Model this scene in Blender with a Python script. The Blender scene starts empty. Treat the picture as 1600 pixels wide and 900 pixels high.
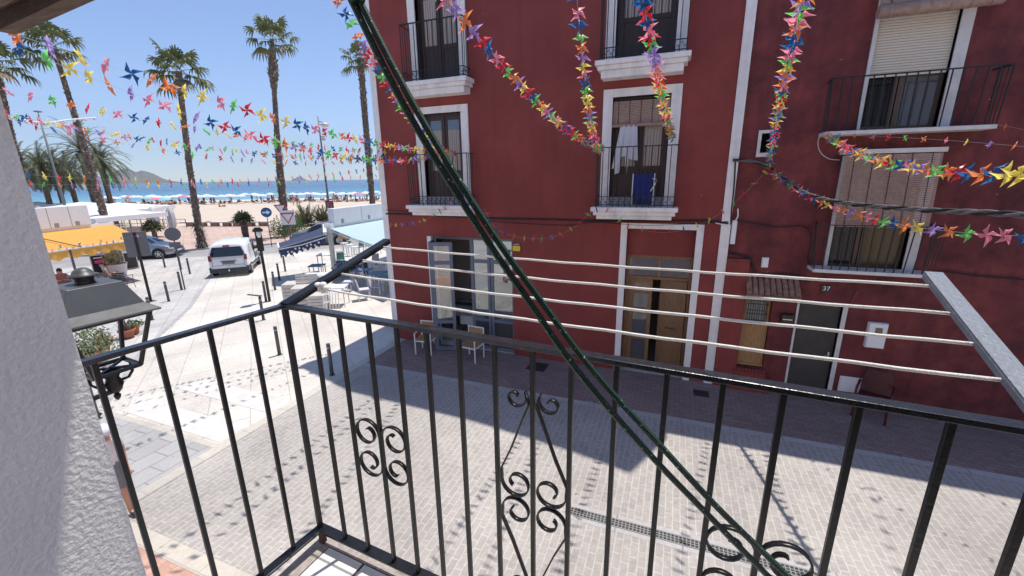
import bpy, bmesh, math, random
from math import radians, sin, cos, tan, pi, sqrt, atan2, hypot
from mathutils import Vector, Matrix, noise
R = random.Random(7)
scene = bpy.context.scene
C = scene.collection
# ---------------------------------------------------------------- camera
EYE = Vector((0, 0, 4.9))
HEAD, PITCH, ROLL, FPX = radians(21.3), radians(14.9), radians(0.9), 652.0
_f = Vector((-sin(HEAD)*cos(PITCH), cos(HEAD)*cos(PITCH), -sin(PITCH)))
_r0 = Vector((cos(HEAD), sin(HEAD), 0)); _u0 = _r0.cross(_f)
_r = _r0*cos(ROLL) - _u0*sin(ROLL); _u = _r0*sin(ROLL) + _u0*cos(ROLL)
cam = bpy.data.cameras.new('camera'); camo = bpy.data.objects.new('camera', cam); C.objects.link(camo)
cam.sensor_width = 36; cam.lens = FPX/1600*36; cam.clip_start = .02; cam.clip_end = 30000
m = Matrix((( _r.x, _u.x, -_f.x, EYE.x), (_r.y, _u.y, -_f.y, EYE.y), (_r.z, _u.z, -_f.z, EYE.z), (0, 0, 0, 1)))
camo.matrix_world = m
scene.camera = camo
# ---------------------------------------------------------------- daylight
SUN_AZ = Vector((0.40, 0.916)); SUN_EL = radians(73.5)          # direction towards the sun
w = bpy.data.worlds.new("World"); scene.world = w; w.use_nodes = True
nt = w.node_tree; bg = nt.nodes['Background']
sky = nt.nodes.new('ShaderNodeTexSky'); sky.sky_type = 'NISHITA'; sky.sun_disc = False
sky.sun_elevation = SUN_EL; sky.sun_rotation = atan2(SUN_AZ.x, SUN_AZ.y); sky.altitude = 1500
sky.air_density = 1.0; sky.dust_density = 0.0; sky.ozone_density = 1.2
tint = nt.nodes.new('ShaderNodeMix'); tint.data_type = 'RGBA'; tint.blend_type = 'MULTIPLY'; tint.inputs[0].default_value = 1
tint.inputs[7].default_value = (.93, 1.01, 1.17, 1); nt.links.new(sky.outputs[0], tint.inputs[6]); nt.links.new(tint.outputs[2], bg.inputs[0]); bg.inputs[1].default_value = 0.145
sl = bpy.data.lights.new('sun', 'SUN'); so = bpy.data.objects.new('sun', sl); C.objects.link(so)
sl.energy = 5.0; sl.angle = radians(.53); sl.color = (1, .945, .865)
sd = Vector((SUN_AZ.x*cos(SUN_EL), SUN_AZ.y*cos(SUN_EL), sin(SUN_EL)))
so.rotation_euler = sd.to_track_quat('Z', 'Y').to_euler(); so.location = (20, 30, 60)
vs = scene.view_settings; vs.view_transform = 'Standard'; vs.look = 'None'; vs.gamma = 1; vs.use_curve_mapping = False
vs.exposure = 0.13
scene.cycles.max_bounces = 8; scene.cycles.transparent_max_bounces = 16

def ray(x, y): return _f*FPX + _r*(x-800) + _u*(450-y)
def onz(x, y, z=0.0):
    d = ray(x, y); return EYE + d*((z-EYE.z)/d.z)
def ony(x, y, Y):
    d = ray(x, y); return EYE + d*(Y/d.y)
def atd(x, y, D):                     # D = depth along the view axis
    return EYE + ray(x, y)*(D/FPX)

# ---------------------------------------------------------------- materials
def srgb(r, g, b):
    return tuple(((c/255)/12.92 if c/255 <= .04045 else ((c/255+.055)/1.055)**2.4) for c in (r, g, b))
MATS = {}
def mat(name, col, rough=.6, metal=0, var=0.0, vscale=3.0, bump=0, bscale=20.0, spec=.5, trans=0, world=False, col2=None, detail=5.0, coat=0, emit=0, streak=None):
    if name in MATS: return MATS[name]
    m = bpy.data.materials.new(name); m.use_nodes = True; nt = m.node_tree; N = nt.nodes; L = nt.links
    p = N['Principled BSDF']; p.inputs['Base Color'].default_value = (*col, 1); p.inputs['Roughness'].default_value = rough
    p.inputs['Metallic'].default_value = metal; p.inputs['Specular IOR Level'].default_value = spec; p.inputs['Coat Weight'].default_value = coat
    if emit: p.inputs['Emission Color'].default_value = (*col, 1); p.inputs['Emission Strength'].default_value = emit
    if world: src = N.new('ShaderNodeNewGeometry').outputs['Position']
    else: src = N.new('ShaderNodeTexCoord').outputs['Object']
    if streak:
        mp = N.new('ShaderNodeMapping'); mp.inputs['Scale'].default_value = streak; L.new(src, mp.inputs[0]); srcv = mp.outputs[0]
    else: srcv = src
    if var or col2:
        n = N.new('ShaderNodeTexNoise'); n.inputs['Scale'].default_value = vscale; n.inputs['Detail'].default_value = detail; n.inputs['Roughness'].default_value = .65
        L.new(srcv, n.inputs['Vector'])
        r = N.new('ShaderNodeValToRGB'); L.new(n.outputs['Fac'], r.inputs[0])
        c1 = col2 if col2 else tuple(c*(1-var) for c in col); c2 = col if col2 else tuple(min(1, c*(1+var)) for c in col)
        r.color_ramp.elements[0].position = .33; r.color_ramp.elements[1].position = .67
        r.color_ramp.elements[0].color = (*c1, 1); r.color_ramp.elements[1].color = (*c2, 1)
        L.new(r.outputs[0], p.inputs['Base Color'])
        mr = N.new('ShaderNodeMapRange'); mr.inputs['To Min'].default_value = min(1, rough*1.15); mr.inputs['To Max'].default_value = rough*.85
        L.new(n.outputs['Fac'], mr.inputs[0]); L.new(mr.outputs[0], p.inputs['Roughness'])
    if bump:
        n2 = N.new('ShaderNodeTexNoise'); n2.inputs['Scale'].default_value = bscale; n2.inputs['Detail'].default_value = 4; L.new(srcv, n2.inputs['Vector'])
        b = N.new('ShaderNodeBump'); b.inputs['Strength'].default_value = min(1, bump); b.inputs['Distance'].default_value = .01; L.new(n2.outputs['Fac'], b.inputs['Height']); L.new(b.outputs[0], p.inputs['Normal'])
    if trans:
        t = N.new('ShaderNodeBsdfTranslucent'); t.inputs['Color'].default_value = (*[min(1, c*1.15) for c in col], 1)
        mx = N.new('ShaderNodeMixShader'); mx.inputs[0].default_value = trans
        L.new(p.outputs[0], mx.inputs[1]); L.new(t.outputs[0], mx.inputs[2]); L.new(mx.outputs[0], N['Material Output'].inputs[0])
    MATS[name] = m; return m

def glass(name, tint=(.03, .035, .04), rough=.05):      # dark reflecting window pane
    return mat(name, tint, rough=rough, spec=.9)

# ---------------------------------------------------------------- mesh builder
class MB:
    def __init__(s): s.v = []; s.f = []; s.mi = []; s.sm = []
    def add(s, vs, fs, mi=0, sm=False):
        o = len(s.v); s.v += [Vector(p) for p in vs]
        for f in fs: s.f.append([i+o for i in f]); s.mi.append(mi); s.sm.append(sm)
        return s
    def box(s, x0, x1, y0, y1, z0, z1, mi=0):
        v = [(x, y, z) for x in (x0, x1) for y in (y0, y1) for z in (z0, z1)]
        return s.add(v, [(0, 1, 3, 2), (4, 6, 7, 5), (0, 4, 5, 1), (2, 3, 7, 6), (0, 2, 6, 4), (1, 5, 7, 3)], mi)
    def obox(s, c, sx, sy, sz, mat3=None, mi=0):          # centred oriented box
        M = mat3 or Matrix.Identity(3)
        v = [Vector(c)+M @ Vector((x*sx/2, y*sy/2, z*sz/2)) for x in (-1, 1) for y in (-1, 1) for z in (-1, 1)]
        return s.add(v, [(0, 1, 3, 2), (4, 6, 7, 5), (0, 4, 5, 1), (2, 3, 7, 6), (0, 2, 6, 4), (1, 5, 7, 3)], mi)
    def bar(s, a, b, wd, hg, up=(0, 0, 1), mi=0):          # rectangular bar a->b
        a = Vector(a); b = Vector(b); d = (b-a); l = d.length; d.normalize(); up = Vector(up)
        x = d.cross(up)
        if x.length < 1e-4: x = d.cross(Vector((1, 0, 0)))
        x.normalize(); z = x.cross(d)
        return s.obox((a+b)/2, wd, l, hg, Matrix((x, d, z)).transposed(), mi)
    def tube(s, pts, r, n=8, mi=0, caps=True, sm=True, flat=None, up=None):
        pts = [Vector(p) for p in pts]; rr = r if isinstance(r, (list, tuple)) else [r]*len(pts)
        o = len(s.v); ref = None; k = len(pts)
        for i, p in enumerate(pts):
            t = (pts[min(i+1, k-1)]-pts[max(i-1, 0)]).normalized()
            if ref is None:
                ref = Vector(up) if up else (Vector((0, 0, 1)) if abs(t.z) < .9 else Vector((1, 0, 0)))
            x = t.cross(ref)
            if x.length < 1e-5: x = t.cross(Vector((.3, .9, .1)))
            x.normalize(); y = x.cross(t).normalized()
            if not up: ref = y
            for j in range(n):
                a = 2*pi*(j+.5)/n
                if flat: q = x*(cos(a)*flat[0]*1.414) + y*(sin(a)*flat[1]*1.414)
                else: q = x*cos(a)*rr[i] + y*sin(a)*rr[i]
                s.v.append(p+q)
        for i in range(k-1):
            for j in range(n):
                a = o+i*n+j; b = o+i*n+(j+1) % n
                s.f.append([a, b, b+n, a+n]); s.mi.append(mi); s.sm.append(sm)
        if caps:
            s.f.append([o+j for j in range(n)][::-1]); s.f.append([o+(k-1)*n+j for j in range(n)]); s.mi += [mi, mi]; s.sm += [False, False]
        return s
    def lathe(s, prof, c=(0, 0, 0), n=16, mi=0, sm=True, axis=None):
        c = Vector(c); o = len(s.v); M = axis or Matrix.Identity(3)
        for r, z in prof:
            for j in range(n):
                a = 2*pi*j/n; s.v.append(c+M @ Vector((r*cos(a), r*sin(a), z)))
        for i in range(len(prof)-1):
            for j in range(n):
                a = o+i*n+j; b = o+i*n+(j+1) % n
                s.f.append([a, b, b+n, a+n]); s.mi.append(mi); s.sm.append(sm)
        s.f.append([o+j for j in range(n)][::-1]); s.f.append([o+(len(prof)-1)*n+j for j in range(n)]); s.mi += [mi, mi]; s.sm += [False, False]
        return s
    def prism(s, poly, off, mi=0):                         # polygon (3D points) extruded by off
        k = len(poly); off = Vector(off); P = [Vector(p) for p in poly]
        v = P+[p+off for p in P]
        fs = [list(range(k))[::-1], [i+k for i in range(k)]]+[[i, (i+1) % k, (i+1) % k+k, i+k] for i in range(k)]
        return s.add(v, fs, mi)
    def grid(s, P, mi=0, sm=True):                         # P[i][j] points
        o = len(s.v); a = len(P); b = len(P[0])
        for row in P: s.v += [Vector(p) for p in row]
        for i in range(a-1):
            for j in range(b-1):
                s.f.append([o+i*b+j, o+(i+1)*b+j, o+(i+1)*b+j+1, o+i*b+j+1]); s.mi.append(mi); s.sm.append(sm)
        return s
    def ball(s, c, r, n=10, k=6, mi=0, M=None):
        r = r if isinstance(r, (list, tuple)) else (r, r, r); c = Vector(c); o = len(s.v); M = M or Matrix.Identity(3)
        for i in range(1, k):
            t = pi*i/k
            for j in range(n):
                a = 2*pi*j/n; s.v.append(c+M @ Vector((r[0]*sin(t)*cos(a), r[1]*sin(t)*sin(a), r[2]*cos(t))))
        s.v.append(c+M @ Vector((0, 0, r[2]))); s.v.append(c+M @ Vector((0, 0, -r[2]))); T = len(s.v)-2
        for i in range(k-2):
            for j in range(n):
                s.f.append([o+i*n+j, o+(i+1)*n+j, o+(i+1)*n+(j+1) % n, o+i*n+(j+1) % n]); s.mi.append(mi); s.sm.append(True)
        for j in range(n):
            s.f.append([T, o+j, o+(j+1) % n]); s.f.append([T+1, o+(k-2)*n+(j+1) % n, o+(k-2)*n+j]); s.mi += [mi, mi]; s.sm += [True, True]
        return s
    def wall(s, x0, x1, z0, z1, holes, yf, yb, mi=0):       # wall in the XZ plane with openings, front yf, back yb
        xs = sorted({x0, x1, *[h[0] for h in holes], *[h[1] for h in holes]}); zs = sorted({z0, z1, *[h[2] for h in holes], *[h[3] for h in holes]})
        ih = lambda x, z: any(h[0] < x < h[1] and h[2] < z < h[3] for h in holes)
        cell = {}
        for i in range(len(xs)-1):
            for j in range(len(zs)-1):
                cell[i, j] = not ih((xs[i]+xs[i+1])/2, (zs[j]+zs[j+1])/2)
        V = {}
        def vid(x, y, z):
            k = (round(x, 5), round(y, 5), round(z, 5))
            if k not in V: V[k] = len(s.v); s.v.append(Vector((x, y, z)))
            return V[k]
        def q(*ps): s.f.append([vid(*p) for p in ps]); s.mi.append(mi); s.sm.append(False)
        for (i, j), on in cell.items():
            if not on: continue
            a, b, c, d = xs[i], xs[i+1], zs[j], zs[j+1]
            q((a, yf, c), (b, yf, c), (b, yf, d), (a, yf, d)); q((a, yb, d), (b, yb, d), (b, yb, c), (a, yb, c))
            if not cell.get((i-1, j), False): q((a, yf, c), (a, yf, d), (a, yb, d), (a, yb, c))
            if not cell.get((i+1, j), False): q((b, yf, d), (b, yf, c), (b, yb, c), (b, yb, d))
            if not cell.get((i, j-1), False): q((b, yf, c), (a, yf, c), (a, yb, c), (b, yb, c))
            if not cell.get((i, j+1), False): q((a, yf, d), (b, yf, d), (b, yb, d), (a, yb, d))
        return s
    def mesh(s, name, mats):
        me = bpy.data.meshes.new(name); me.from_pydata([tuple(p) for p in s.v], [], s.f)
        for mm in (mats if isinstance(mats, (list, tuple)) else [mats]): me.materials.append(mm)
        me.polygons.foreach_set('material_index', s.mi); me.polygons.foreach_set('use_smooth', s.sm); me.update()
        return me
    def build(s, name, mats, parent=None, world=False, bevel=0, label=None, recalc=True):
        if world and parent is not None:
            o = parent.location; s.v = [p-o for p in s.v]
        me = s.mesh(name, mats)
        if recalc:
            bm = bmesh.new(); bm.from_mesh(me); bmesh.ops.recalc_face_normals(bm, faces=bm.faces); bm.to_mesh(me); bm.free()
        ob = bpy.data.objects.new(name, me); C.objects.link(ob)
        if parent is not None: ob.parent = parent
        if bevel:
            b = ob.modifiers.new('bevel', 'BEVEL'); b.width = bevel; b.segments = 2; b.limit_method = 'ANGLE'; b.angle_limit = radians(40)
        if label: ob['label'] = label
        return ob

def thing(name, label, cat, loc=(0, 0, 0), rz=0, group=None):
    o = bpy.data.objects.new(name, None); C.objects.link(o); o.empty_display_size = .2
    o.location = loc; o.rotation_euler = (0, 0, rz); o['label'] = label; o['category'] = cat
    if group: o['group'] = group
    return o
def tag(o, label, cat, group=None, kind=None):
    o['label'] = label; o['category'] = cat
    if group: o['group'] = group
    if kind: o['kind'] = kind
    return o
def struct(o): o['kind'] = 'structure'; return o
def stuff(o, label, cat): tag(o, label, cat, kind='stuff'); return o
def rebase(o):                       # put a single-mesh thing's origin at its base
    me = o.data; xs = [v.co for v in me.vertices]
    c = Vector((sum(v.x for v in xs)/len(xs), sum(v.y for v in xs)/len(xs), min(v.z for v in xs)))
    for v in me.vertices: v.co -= c
    o.location = c; return o
KIDS = {}
def kids(o): return [c for c in bpy.data.objects if c.parent is o]
def dup(root, loc, rz=0, label=None, scale=None, cat=None):
    ch = KIDS.get(root.name)
    if ch is None: ch = KIDS[root.name] = [(c, kids(c)) for c in kids(root)]
    r = root.copy(); C.objects.link(r); r.location = loc; r.rotation_euler = (0, 0, rz)
    if label: r['label'] = label
    if scale: r.scale = (scale,)*3
    for c, gs in ch:
        k = c.copy(); C.objects.link(k); k.parent = r
        for g in gs:
            q = g.copy(); C.objects.link(q); q.parent = k
    return r
def rotm(rz): return Matrix.Rotation(rz, 3, 'Z')
# ---------------------------------------------------------------- shared materials
black_paint = mat('black_painted_iron', (.007, .007, .008), rough=.4, var=.35, vscale=30, bump=.15, bscale=60)
rail_paint = mat('worn_black_rail_paint', (.009, .009, .011), rough=.34, var=.4, vscale=12, bump=.1, bscale=90, spec=.35)
top_paint = mat('top_rail_paint', (.014, .016, .022), rough=.26, var=.3, vscale=25, bump=.1, bscale=90, coat=.25)
white_plaster = mat('white_rough_plaster', (.86, .845, .83), rough=.9, var=.08, vscale=3.5, bump=.32, bscale=190)
white_trim = mat('painted_stone_trim', (.78, .74, .72), rough=.8, var=.07, vscale=5, bump=.2, bscale=40, world=True)
red_smooth = mat('red_painted_render', (.222, .042, .036), rough=.85, var=.10, vscale=.9, bump=.25, bscale=60, world=True, detail=8)
red_rough = mat('old_red_render', (.195, .040, .036), rough=.92, col2=(.085, .020, .024), vscale=2.0, bump=.8, bscale=26, world=True, detail=9)
dark_wood = mat('dark_stained_wood', (.045, .018, .014), rough=.45, var=.25, vscale=8, streak=(8, 8, 1), world=True)
oak = mat('varnished_oak', (.21, .11, .05), rough=.45, var=.3, vscale=6, streak=(9, 9, 1.2), world=True)
oak_light = mat('pale_worn_wood', (.36, .20, .08), rough=.6, var=.3, vscale=7, streak=(9, 9, 1.2), world=True)
iron = mat('balcony_iron', (.010, .009, .010), rough=.5)
paneglass = mat('window_glass', (.15, .16, .17), rough=.03, metal=.55)
blind_wood = mat('slatted_blind_wood', (.34, .225, .18), rough=.7, var=.2, vscale=14)
white_metal = mat('white_painted_metal', (.78, .78, .78), rough=.4, var=.04, vscale=6)
white_plastic = mat('white_plastic', (.78, .78, .78), rough=.35)
grey_metal = mat('dark_grey_metal', (.075, .075, .082), rough=.45, var=.2, vscale=6)
mid_grey = mat('grey_sign_back', (.14, .14, .15), rough=.5, var=.08)
cord_white = mat('white_line_cord', (.78, .77, .74), rough=.8, bump=.4, bscale=300)
terracotta = mat('terracotta', (.38, .13, .08), rough=.8, var=.15, vscale=8)
rubber = mat('tyre_rubber', (.012, .012, .012), rough=.85)
alloy = mat('wheel_alloy', (.55, .55, .56), rough=.3, metal=.8)
tail_red = mat('tail_light_red', (.16, .006, .01), rough=.2, coat=.5)
lamp_clear = mat('clear_lamp_lens', (.6, .6, .62), rough=.12, spec=.8)
cable_black = mat('black_cable', (.012, .012, .013), rough=.6)
skin = mat('skin', (.50, .27, .19), rough=.55, var=.08)
hair_dark = mat('dark_brown_hair', (.035, .016, .010), rough=.6, var=.3, vscale=40)
leaf_dark = mat('palm_leaf', (.085, .115, .04), rough=.5, col2=(.18, .19, .085), vscale=2, trans=.18)
leaf_grey = mat('date_palm_leaf', (.075, .095, .045), rough=.55, col2=(.13, .135, .06), vscale=1.2, trans=.15)
leaf_dry = mat('dry_palm_leaf', (.24, .17, .11), rough=.8, var=.3, vscale=4)
leaf_green = mat('shrub_leaf', (.055, .11, .022), rough=.55, col2=(.11, .17, .05), vscale=9, trans=.2)
bark = mat('palm_trunk_bark', (.20, .15, .115), rough=.95, col2=(.06, .042, .032), vscale=5, bump=1, bscale=12)
PWC = {'red': (.74, .055, .08), 'blue': (.025, .16, .42), 'orange': (.82, .30, .10), 'yellow': (.86, .74, .18), 'green': (.22, .66, .18), 'purple': (.42, .30, .64), 'pink': (.84, .32, .42)}
PWM = {k: mat('pinwheel_'+k, c, rough=.35, trans=.55) for k, c in PWC.items()}
string_mat = mat('thin_white_string', (.55, .56, .6), rough=.8)

def brick(name, bw, rh, c1, c2, mortar, ms, rz=0, rough=.85, off=.5, bump=.4, noisev=.12, loc=(0, 0, 0), big=None, xz=False):
    m = bpy.data.materials.new(name); m.use_nodes = True; nt = m.node_tree; N = nt.nodes; L = nt.links
    p = N['Principled BSDF']; p.inputs['Roughness'].default_value = rough
    g = N.new('ShaderNodeNewGeometry'); mp = N.new('ShaderNodeMapping'); mp.vector_type = 'POINT'
    mp.inputs['Rotation'].default_value = (0, 0, rz); mp.inputs['Location'].default_value = loc; L.new(g.outputs['Position'], mp.inputs[0])
    b = N.new('ShaderNodeTexBrick'); b.offset = off; b.inputs['Scale'].default_value = 1; b.inputs['Brick Width'].default_value = bw; b.inputs['Row Height'].default_value = rh
    b.inputs['Mortar Size'].default_value = ms; b.inputs['Mortar Smooth'].default_value = .25; b.inputs['Bias'].default_value = 0
    b.inputs['Color1'].default_value = (*c1, 1); b.inputs['Color2'].default_value = (*c2, 1); b.inputs['Mortar'].default_value = (*mortar, 1)
    L.new(mp.outputs[0], b.inputs['Vector'])
    n = N.new('ShaderNodeTexNoise'); n.inputs['Scale'].default_value = 14; n.inputs['Detail'].default_value = 8; n.inputs['Roughness'].default_value = .7; L.new(g.outputs['Position'], n.inputs[0])
    n2 = N.new('ShaderNodeTexNoise'); n2.inputs['Scale'].default_value = .55; n2.inputs['Detail'].default_value = 6; L.new(g.outputs['Position'], n2.inputs[0])
    ad = N.new('ShaderNodeMath'); ad.operation = 'ADD'; L.new(n.outputs['Fac'], ad.inputs[0]); L.new(n2.outputs['Fac'], ad.inputs[1])
    mr = N.new('ShaderNodeMapRange'); mr.inputs['From Min'].default_value = .7; mr.inputs['From Max'].default_value = 1.3; mr.inputs['To Min'].default_value = 1-noisev*1.6; mr.inputs['To Max'].default_value = 1+noisev; L.new(ad.outputs[0], mr.inputs[0])
    mx = N.new('ShaderNodeMix'); mx.data_type = 'RGBA'; mx.blend_type = 'MULTIPLY'; mx.inputs[0].default_value = 1
    L.new(b.outputs['Color'], mx.inputs[6]); L.new(mr.outputs[0], mx.inputs[7])
    # worn and replaced blocks, dark spots and stains
    n3 = N.new('ShaderNodeTexNoise'); n3.inputs['Scale'].default_value = 7.5; n3.inputs['Detail'].default_value = 2; L.new(g.outputs['Position'], n3.inputs[0])
    s3 = N.new('ShaderNodeMapRange'); s3.inputs['From Min'].default_value = .70; s3.inputs['From Max'].default_value = .76; s3.inputs['To Min'].default_value = 1; s3.inputs['To Max'].default_value = .62; L.new(n3.outputs['Fac'], s3.inputs[0])
    n4 = N.new('ShaderNodeTexNoise'); n4.inputs['Scale'].default_value = .9; n4.inputs['Detail'].default_value = 9; n4.inputs['Roughness'].default_value = .75; n4.inputs['Distortion'].default_value = .6; L.new(g.outputs['Position'], n4.inputs[0])
    s4 = N.new('ShaderNodeMapRange'); s4.inputs['From Min'].default_value = .54; s4.inputs['From Max'].default_value = .66; s4.inputs['To Min'].default_value = 1; s4.inputs['To Max'].default_value = .86; L.new(n4.outputs['Fac'], s4.inputs[0])
    mm = N.new('ShaderNodeMath'); mm.operation = 'MULTIPLY'; L.new(s3.outputs[0], mm.inputs[0]); L.new(s4.outputs[0], mm.inputs[1])
    m5 = N.new('ShaderNodeMix'); m5.data_type = 'RGBA'; m5.blend_type = 'MULTIPLY'; m5.inputs[0].default_value = 1; L.new(mx.outputs[2], m5.inputs[6]); L.new(mm.outputs[0], m5.inputs[7]); L.new(m5.outputs[2], p.inputs['Base Color'])
    bp = N.new('ShaderNodeBump'); bp.inputs['Strength'].default_value = bump; bp.inputs['Distance'].default_value = .006; bp.invert = True
    L.new(b.outputs['Fac'], bp.inputs['Height']); L.new(bp.outputs[0], p.inputs['Normal'])
    MATS[name] = m; return m
street_brick = brick('grey_street_pavers', .24, .105, (.35, .323, .298), (.40, .37, .342), (.50, .47, .435), .008, rz=radians(90), noisev=.17)
red_pavers = brick('reddish_pavement_pavers', .21, .10, (.235, .165, .155), (.30, .215, .195), (.16, .125, .12), .008, rz=radians(0), loc=(0, 0, 0))
pink_pavers = brick('salmon_pavers', .21, .105, (.46, .26, .20), (.54, .33, .26), (.40, .27, .22), .008, rz=radians(90))
prom_pavers = brick('pink_promenade_tiles', .6, .6, (.50, .35, .28), (.56, .41, .34), (.44, .31, .26), .03, rz=radians(32), off=0)
plaza_slabs = brick('pale_plaza_slabs', 1.3, .8, (.585, .54, .48), (.635, .59, .53), (.45, .42, .38), .014, rz=radians(38), noisev=.17, bump=.2)
grey_slabs = brick('grey_plaza_slabs', .60, .40, (.37, .36, .35), (.43, .42, .41), (.27, .26, .255), .014, rz=radians(90), noisev=.10)
grey_light = brick('light_grey_side_paving', .5, .5, (.47, .45, .43), (.53, .51, .485), (.40, .38, .365), .02, rz=radians(38), noisev=.16)
kerb_stone = brick('cream_kerb_stone', .9, .5, (.50, .455, .39), (.54, .50, .43), (.40, .37, .33), .01, rz=0, noisev=.12)
kerb_stone_y = brick('cream_kerb_stone_long', .9, .5, (.46, .42, .37), (.52, .48, .42), (.40, .37, .33), .01, rz=radians(90), noisev=.12)
kerb_grey = brick('grey_kerb_stone', .9, .5, (.40, .385, .38), (.46, .44, .43), (.25, .24, .235), .01, rz=0, noisev=.12)
white_slabs = mat('bright_white_stone', (.60, .57, .535), rough=.8, var=.10, vscale=3, world=True, bump=.2)
asphalt = mat('pale_worn_asphalt', (.31, .295, .285), rough=.9, var=.14, vscale=.8, bump=.3, bscale=40, world=True)
sand = mat('beach_sand', (.55, .455, .36), rough=.95, var=.07, vscale=.5, bump=.5, bscale=3, world=True)

def weather(m, streak=.16, chips=True, patch=.14):
    nt = m.node_tree; N = nt.nodes; L = nt.links; p = N['Principled BSDF']; src = p.inputs['Base Color'].links[0].from_socket
    g = N.new('ShaderNodeNewGeometry'); mp = N.new('ShaderNodeMapping'); mp.inputs['Scale'].default_value = (5, 5, .35); L.new(g.outputs['Position'], mp.inputs[0])
    n = N.new('ShaderNodeTexNoise'); n.inputs['Scale'].default_value = 1; n.inputs['Detail'].default_value = 8; L.new(mp.outputs[0], n.inputs[0])
    a = N.new('ShaderNodeMapRange'); a.inputs['From Min'].default_value = .48; a.inputs['From Max'].default_value = .68; a.inputs['To Min'].default_value = 1; a.inputs['To Max'].default_value = 1-streak; L.new(n.outputs['Fac'], a.inputs[0])
    n2 = N.new('ShaderNodeTexNoise'); n2.inputs['Scale'].default_value = .45; n2.inputs['Detail'].default_value = 7; n2.inputs['Distortion'].default_value = .8; L.new(g.outputs['Position'], n2.inputs[0])
    b = N.new('ShaderNodeMapRange'); b.inputs['From Min'].default_value = .50; b.inputs['From Max'].default_value = .54; b.inputs['To Min'].default_value = 1; b.inputs['To Max'].default_value = 1+patch; L.new(n2.outputs['Fac'], b.inputs[0])
    mm = N.new('ShaderNodeMath'); mm.operation = 'MULTIPLY'; L.new(a.outputs[0], mm.inputs[0]); L.new(b.outputs[0], mm.inputs[1])
    mx = N.new('ShaderNodeMix'); mx.data_type = 'RGBA'; mx.blend_type = 'MULTIPLY'; mx.inputs[0].default_value = 1; L.new(src, mx.inputs[6]); L.new(mm.outputs[0], mx.inputs[7]); out = mx.outputs[2]
    if chips:
        v = N.new('ShaderNodeTexNoise'); v.inputs['Scale'].default_value = 9; v.inputs['Detail'].default_value = 3; L.new(g.outputs['Position'], v.inputs[0])
        c = N.new('ShaderNodeMapRange'); c.inputs['From Min'].default_value = .775; c.inputs['From Max'].default_value = .785; L.new(v.outputs['Fac'], c.inputs[0])
        m2 = N.new('ShaderNodeMix'); m2.data_type = 'RGBA'; m2.inputs[7].default_value = (.42, .30, .27, 1); L.new(c.outputs[0], m2.inputs[0]); L.new(out, m2.inputs[6]); out = m2.outputs[2]
    L.new(out, p.inputs['Base Color'])
weather(red_smooth, .07, True, .07); weather(red_rough, .22, True, .16); weather(white_trim, .16, False, .03)
def see_through(name, refl=.35, tint=(.80, .84, .84)):
    m = bpy.data.materials.new(name); m.use_nodes = True; nt = m.node_tree; N = nt.nodes; L = nt.links; N.remove(N['Principled BSDF'])
    t = N.new('ShaderNodeBsdfTransparent'); t.inputs[0].default_value = (*tint, 1); g = N.new('ShaderNodeBsdfGlossy'); g.inputs['Roughness'].default_value = .02; g.inputs['Color'].default_value = (.9, .93, .95, 1)
    mx = N.new('ShaderNodeMixShader'); mx.inputs[0].default_value = refl; L.new(t.outputs[0], mx.inputs[1]); L.new(g.outputs[0], mx.inputs[2]); L.new(mx.outputs[0], N['Material Output'].inputs[0]); MATS[name] = m; return m
see_through('shop_glass', .24)
# ---------------------------------------------------------------- the setting: land, paving, road, sand, sea, hills
def sheet(name, pts, z, m, thick=0):
    b = MB(); v = [(p[0], p[1], z) for p in pts]
    b.add(v, [list(range(len(v)))])
    o = b.build(name, m, recalc=False); me = o.data
    if me.polygons[0].normal.z < 0:
        bm = bmesh.new(); bm.from_mesh(me); bmesh.ops.reverse_faces(bm, faces=bm.faces); bm.to_mesh(me); bm.free()
    return struct(o)
SD = Vector((.85, .527, 0)); SP = Vector((-108, 85, 0)); SN = Vector((-.527, .85, 0))     # shoreline direction, point, seaward normal
far1 = SP-SD*6000; far2 = SP+SD*6000
sheet('ground', [far1, (-3000, -6000), (6000, -6000), (6000, 6000), far2], 0, plaza_slabs)
# sea
sea = bpy.data.materials.new('sea_water'); sea.use_nodes = True; nt = sea.node_tree; N = nt.nodes; L = nt.links; p = N['Principled BSDF']
g = N.new('ShaderNodeNewGeometry'); mp = N.new('ShaderNodeMapping'); mp.vector_type = 'TEXTURE'; mp.inputs['Location'].default_value = SP; mp.inputs['Rotation'].default_value = (0, 0, atan2(SD.y, SD.x)); L.new(g.outputs['Position'], mp.inputs[0])
sx = N.new('ShaderNodeSeparateXYZ'); L.new(mp.outputs[0], sx.inputs[0])
r = N.new('ShaderNodeValToRGB'); mr = N.new('ShaderNodeMapRange'); mr.inputs['From Max'].default_value = 260; L.new(sx.outputs['Y'], mr.inputs[0]); 
nz = N.new('ShaderNodeTexNoise'); nz.inputs['Scale'].default_value = .02; sc = N.new('ShaderNodeMapping'); sc.inputs['Scale'].default_value = (.5, 2.5, 1); L.new(mp.outputs[0], sc.inputs[0]); L.new(sc.outputs[0], nz.inputs[0])
ad = N.new('ShaderNodeMath'); ad.operation = 'MULTIPLY_ADD'; ad.inputs[1].default_value = .35; ad.inputs[2].default_value = -.17; L.new(nz.outputs['Fac'], ad.inputs[0])
a2 = N.new('ShaderNodeMath'); a2.operation = 'ADD'; L.new(mr.outputs[0], a2.inputs[0]); L.new(ad.outputs[0], a2.inputs[1]); L.new(a2.outputs[0], r.inputs[0])
e = r.color_ramp.elements; e[0].position = 0; e[0].color = (.28, .42, .42, 1); e[1].position = 1; e[1].color = (.022, .10, .20, 1)
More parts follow.
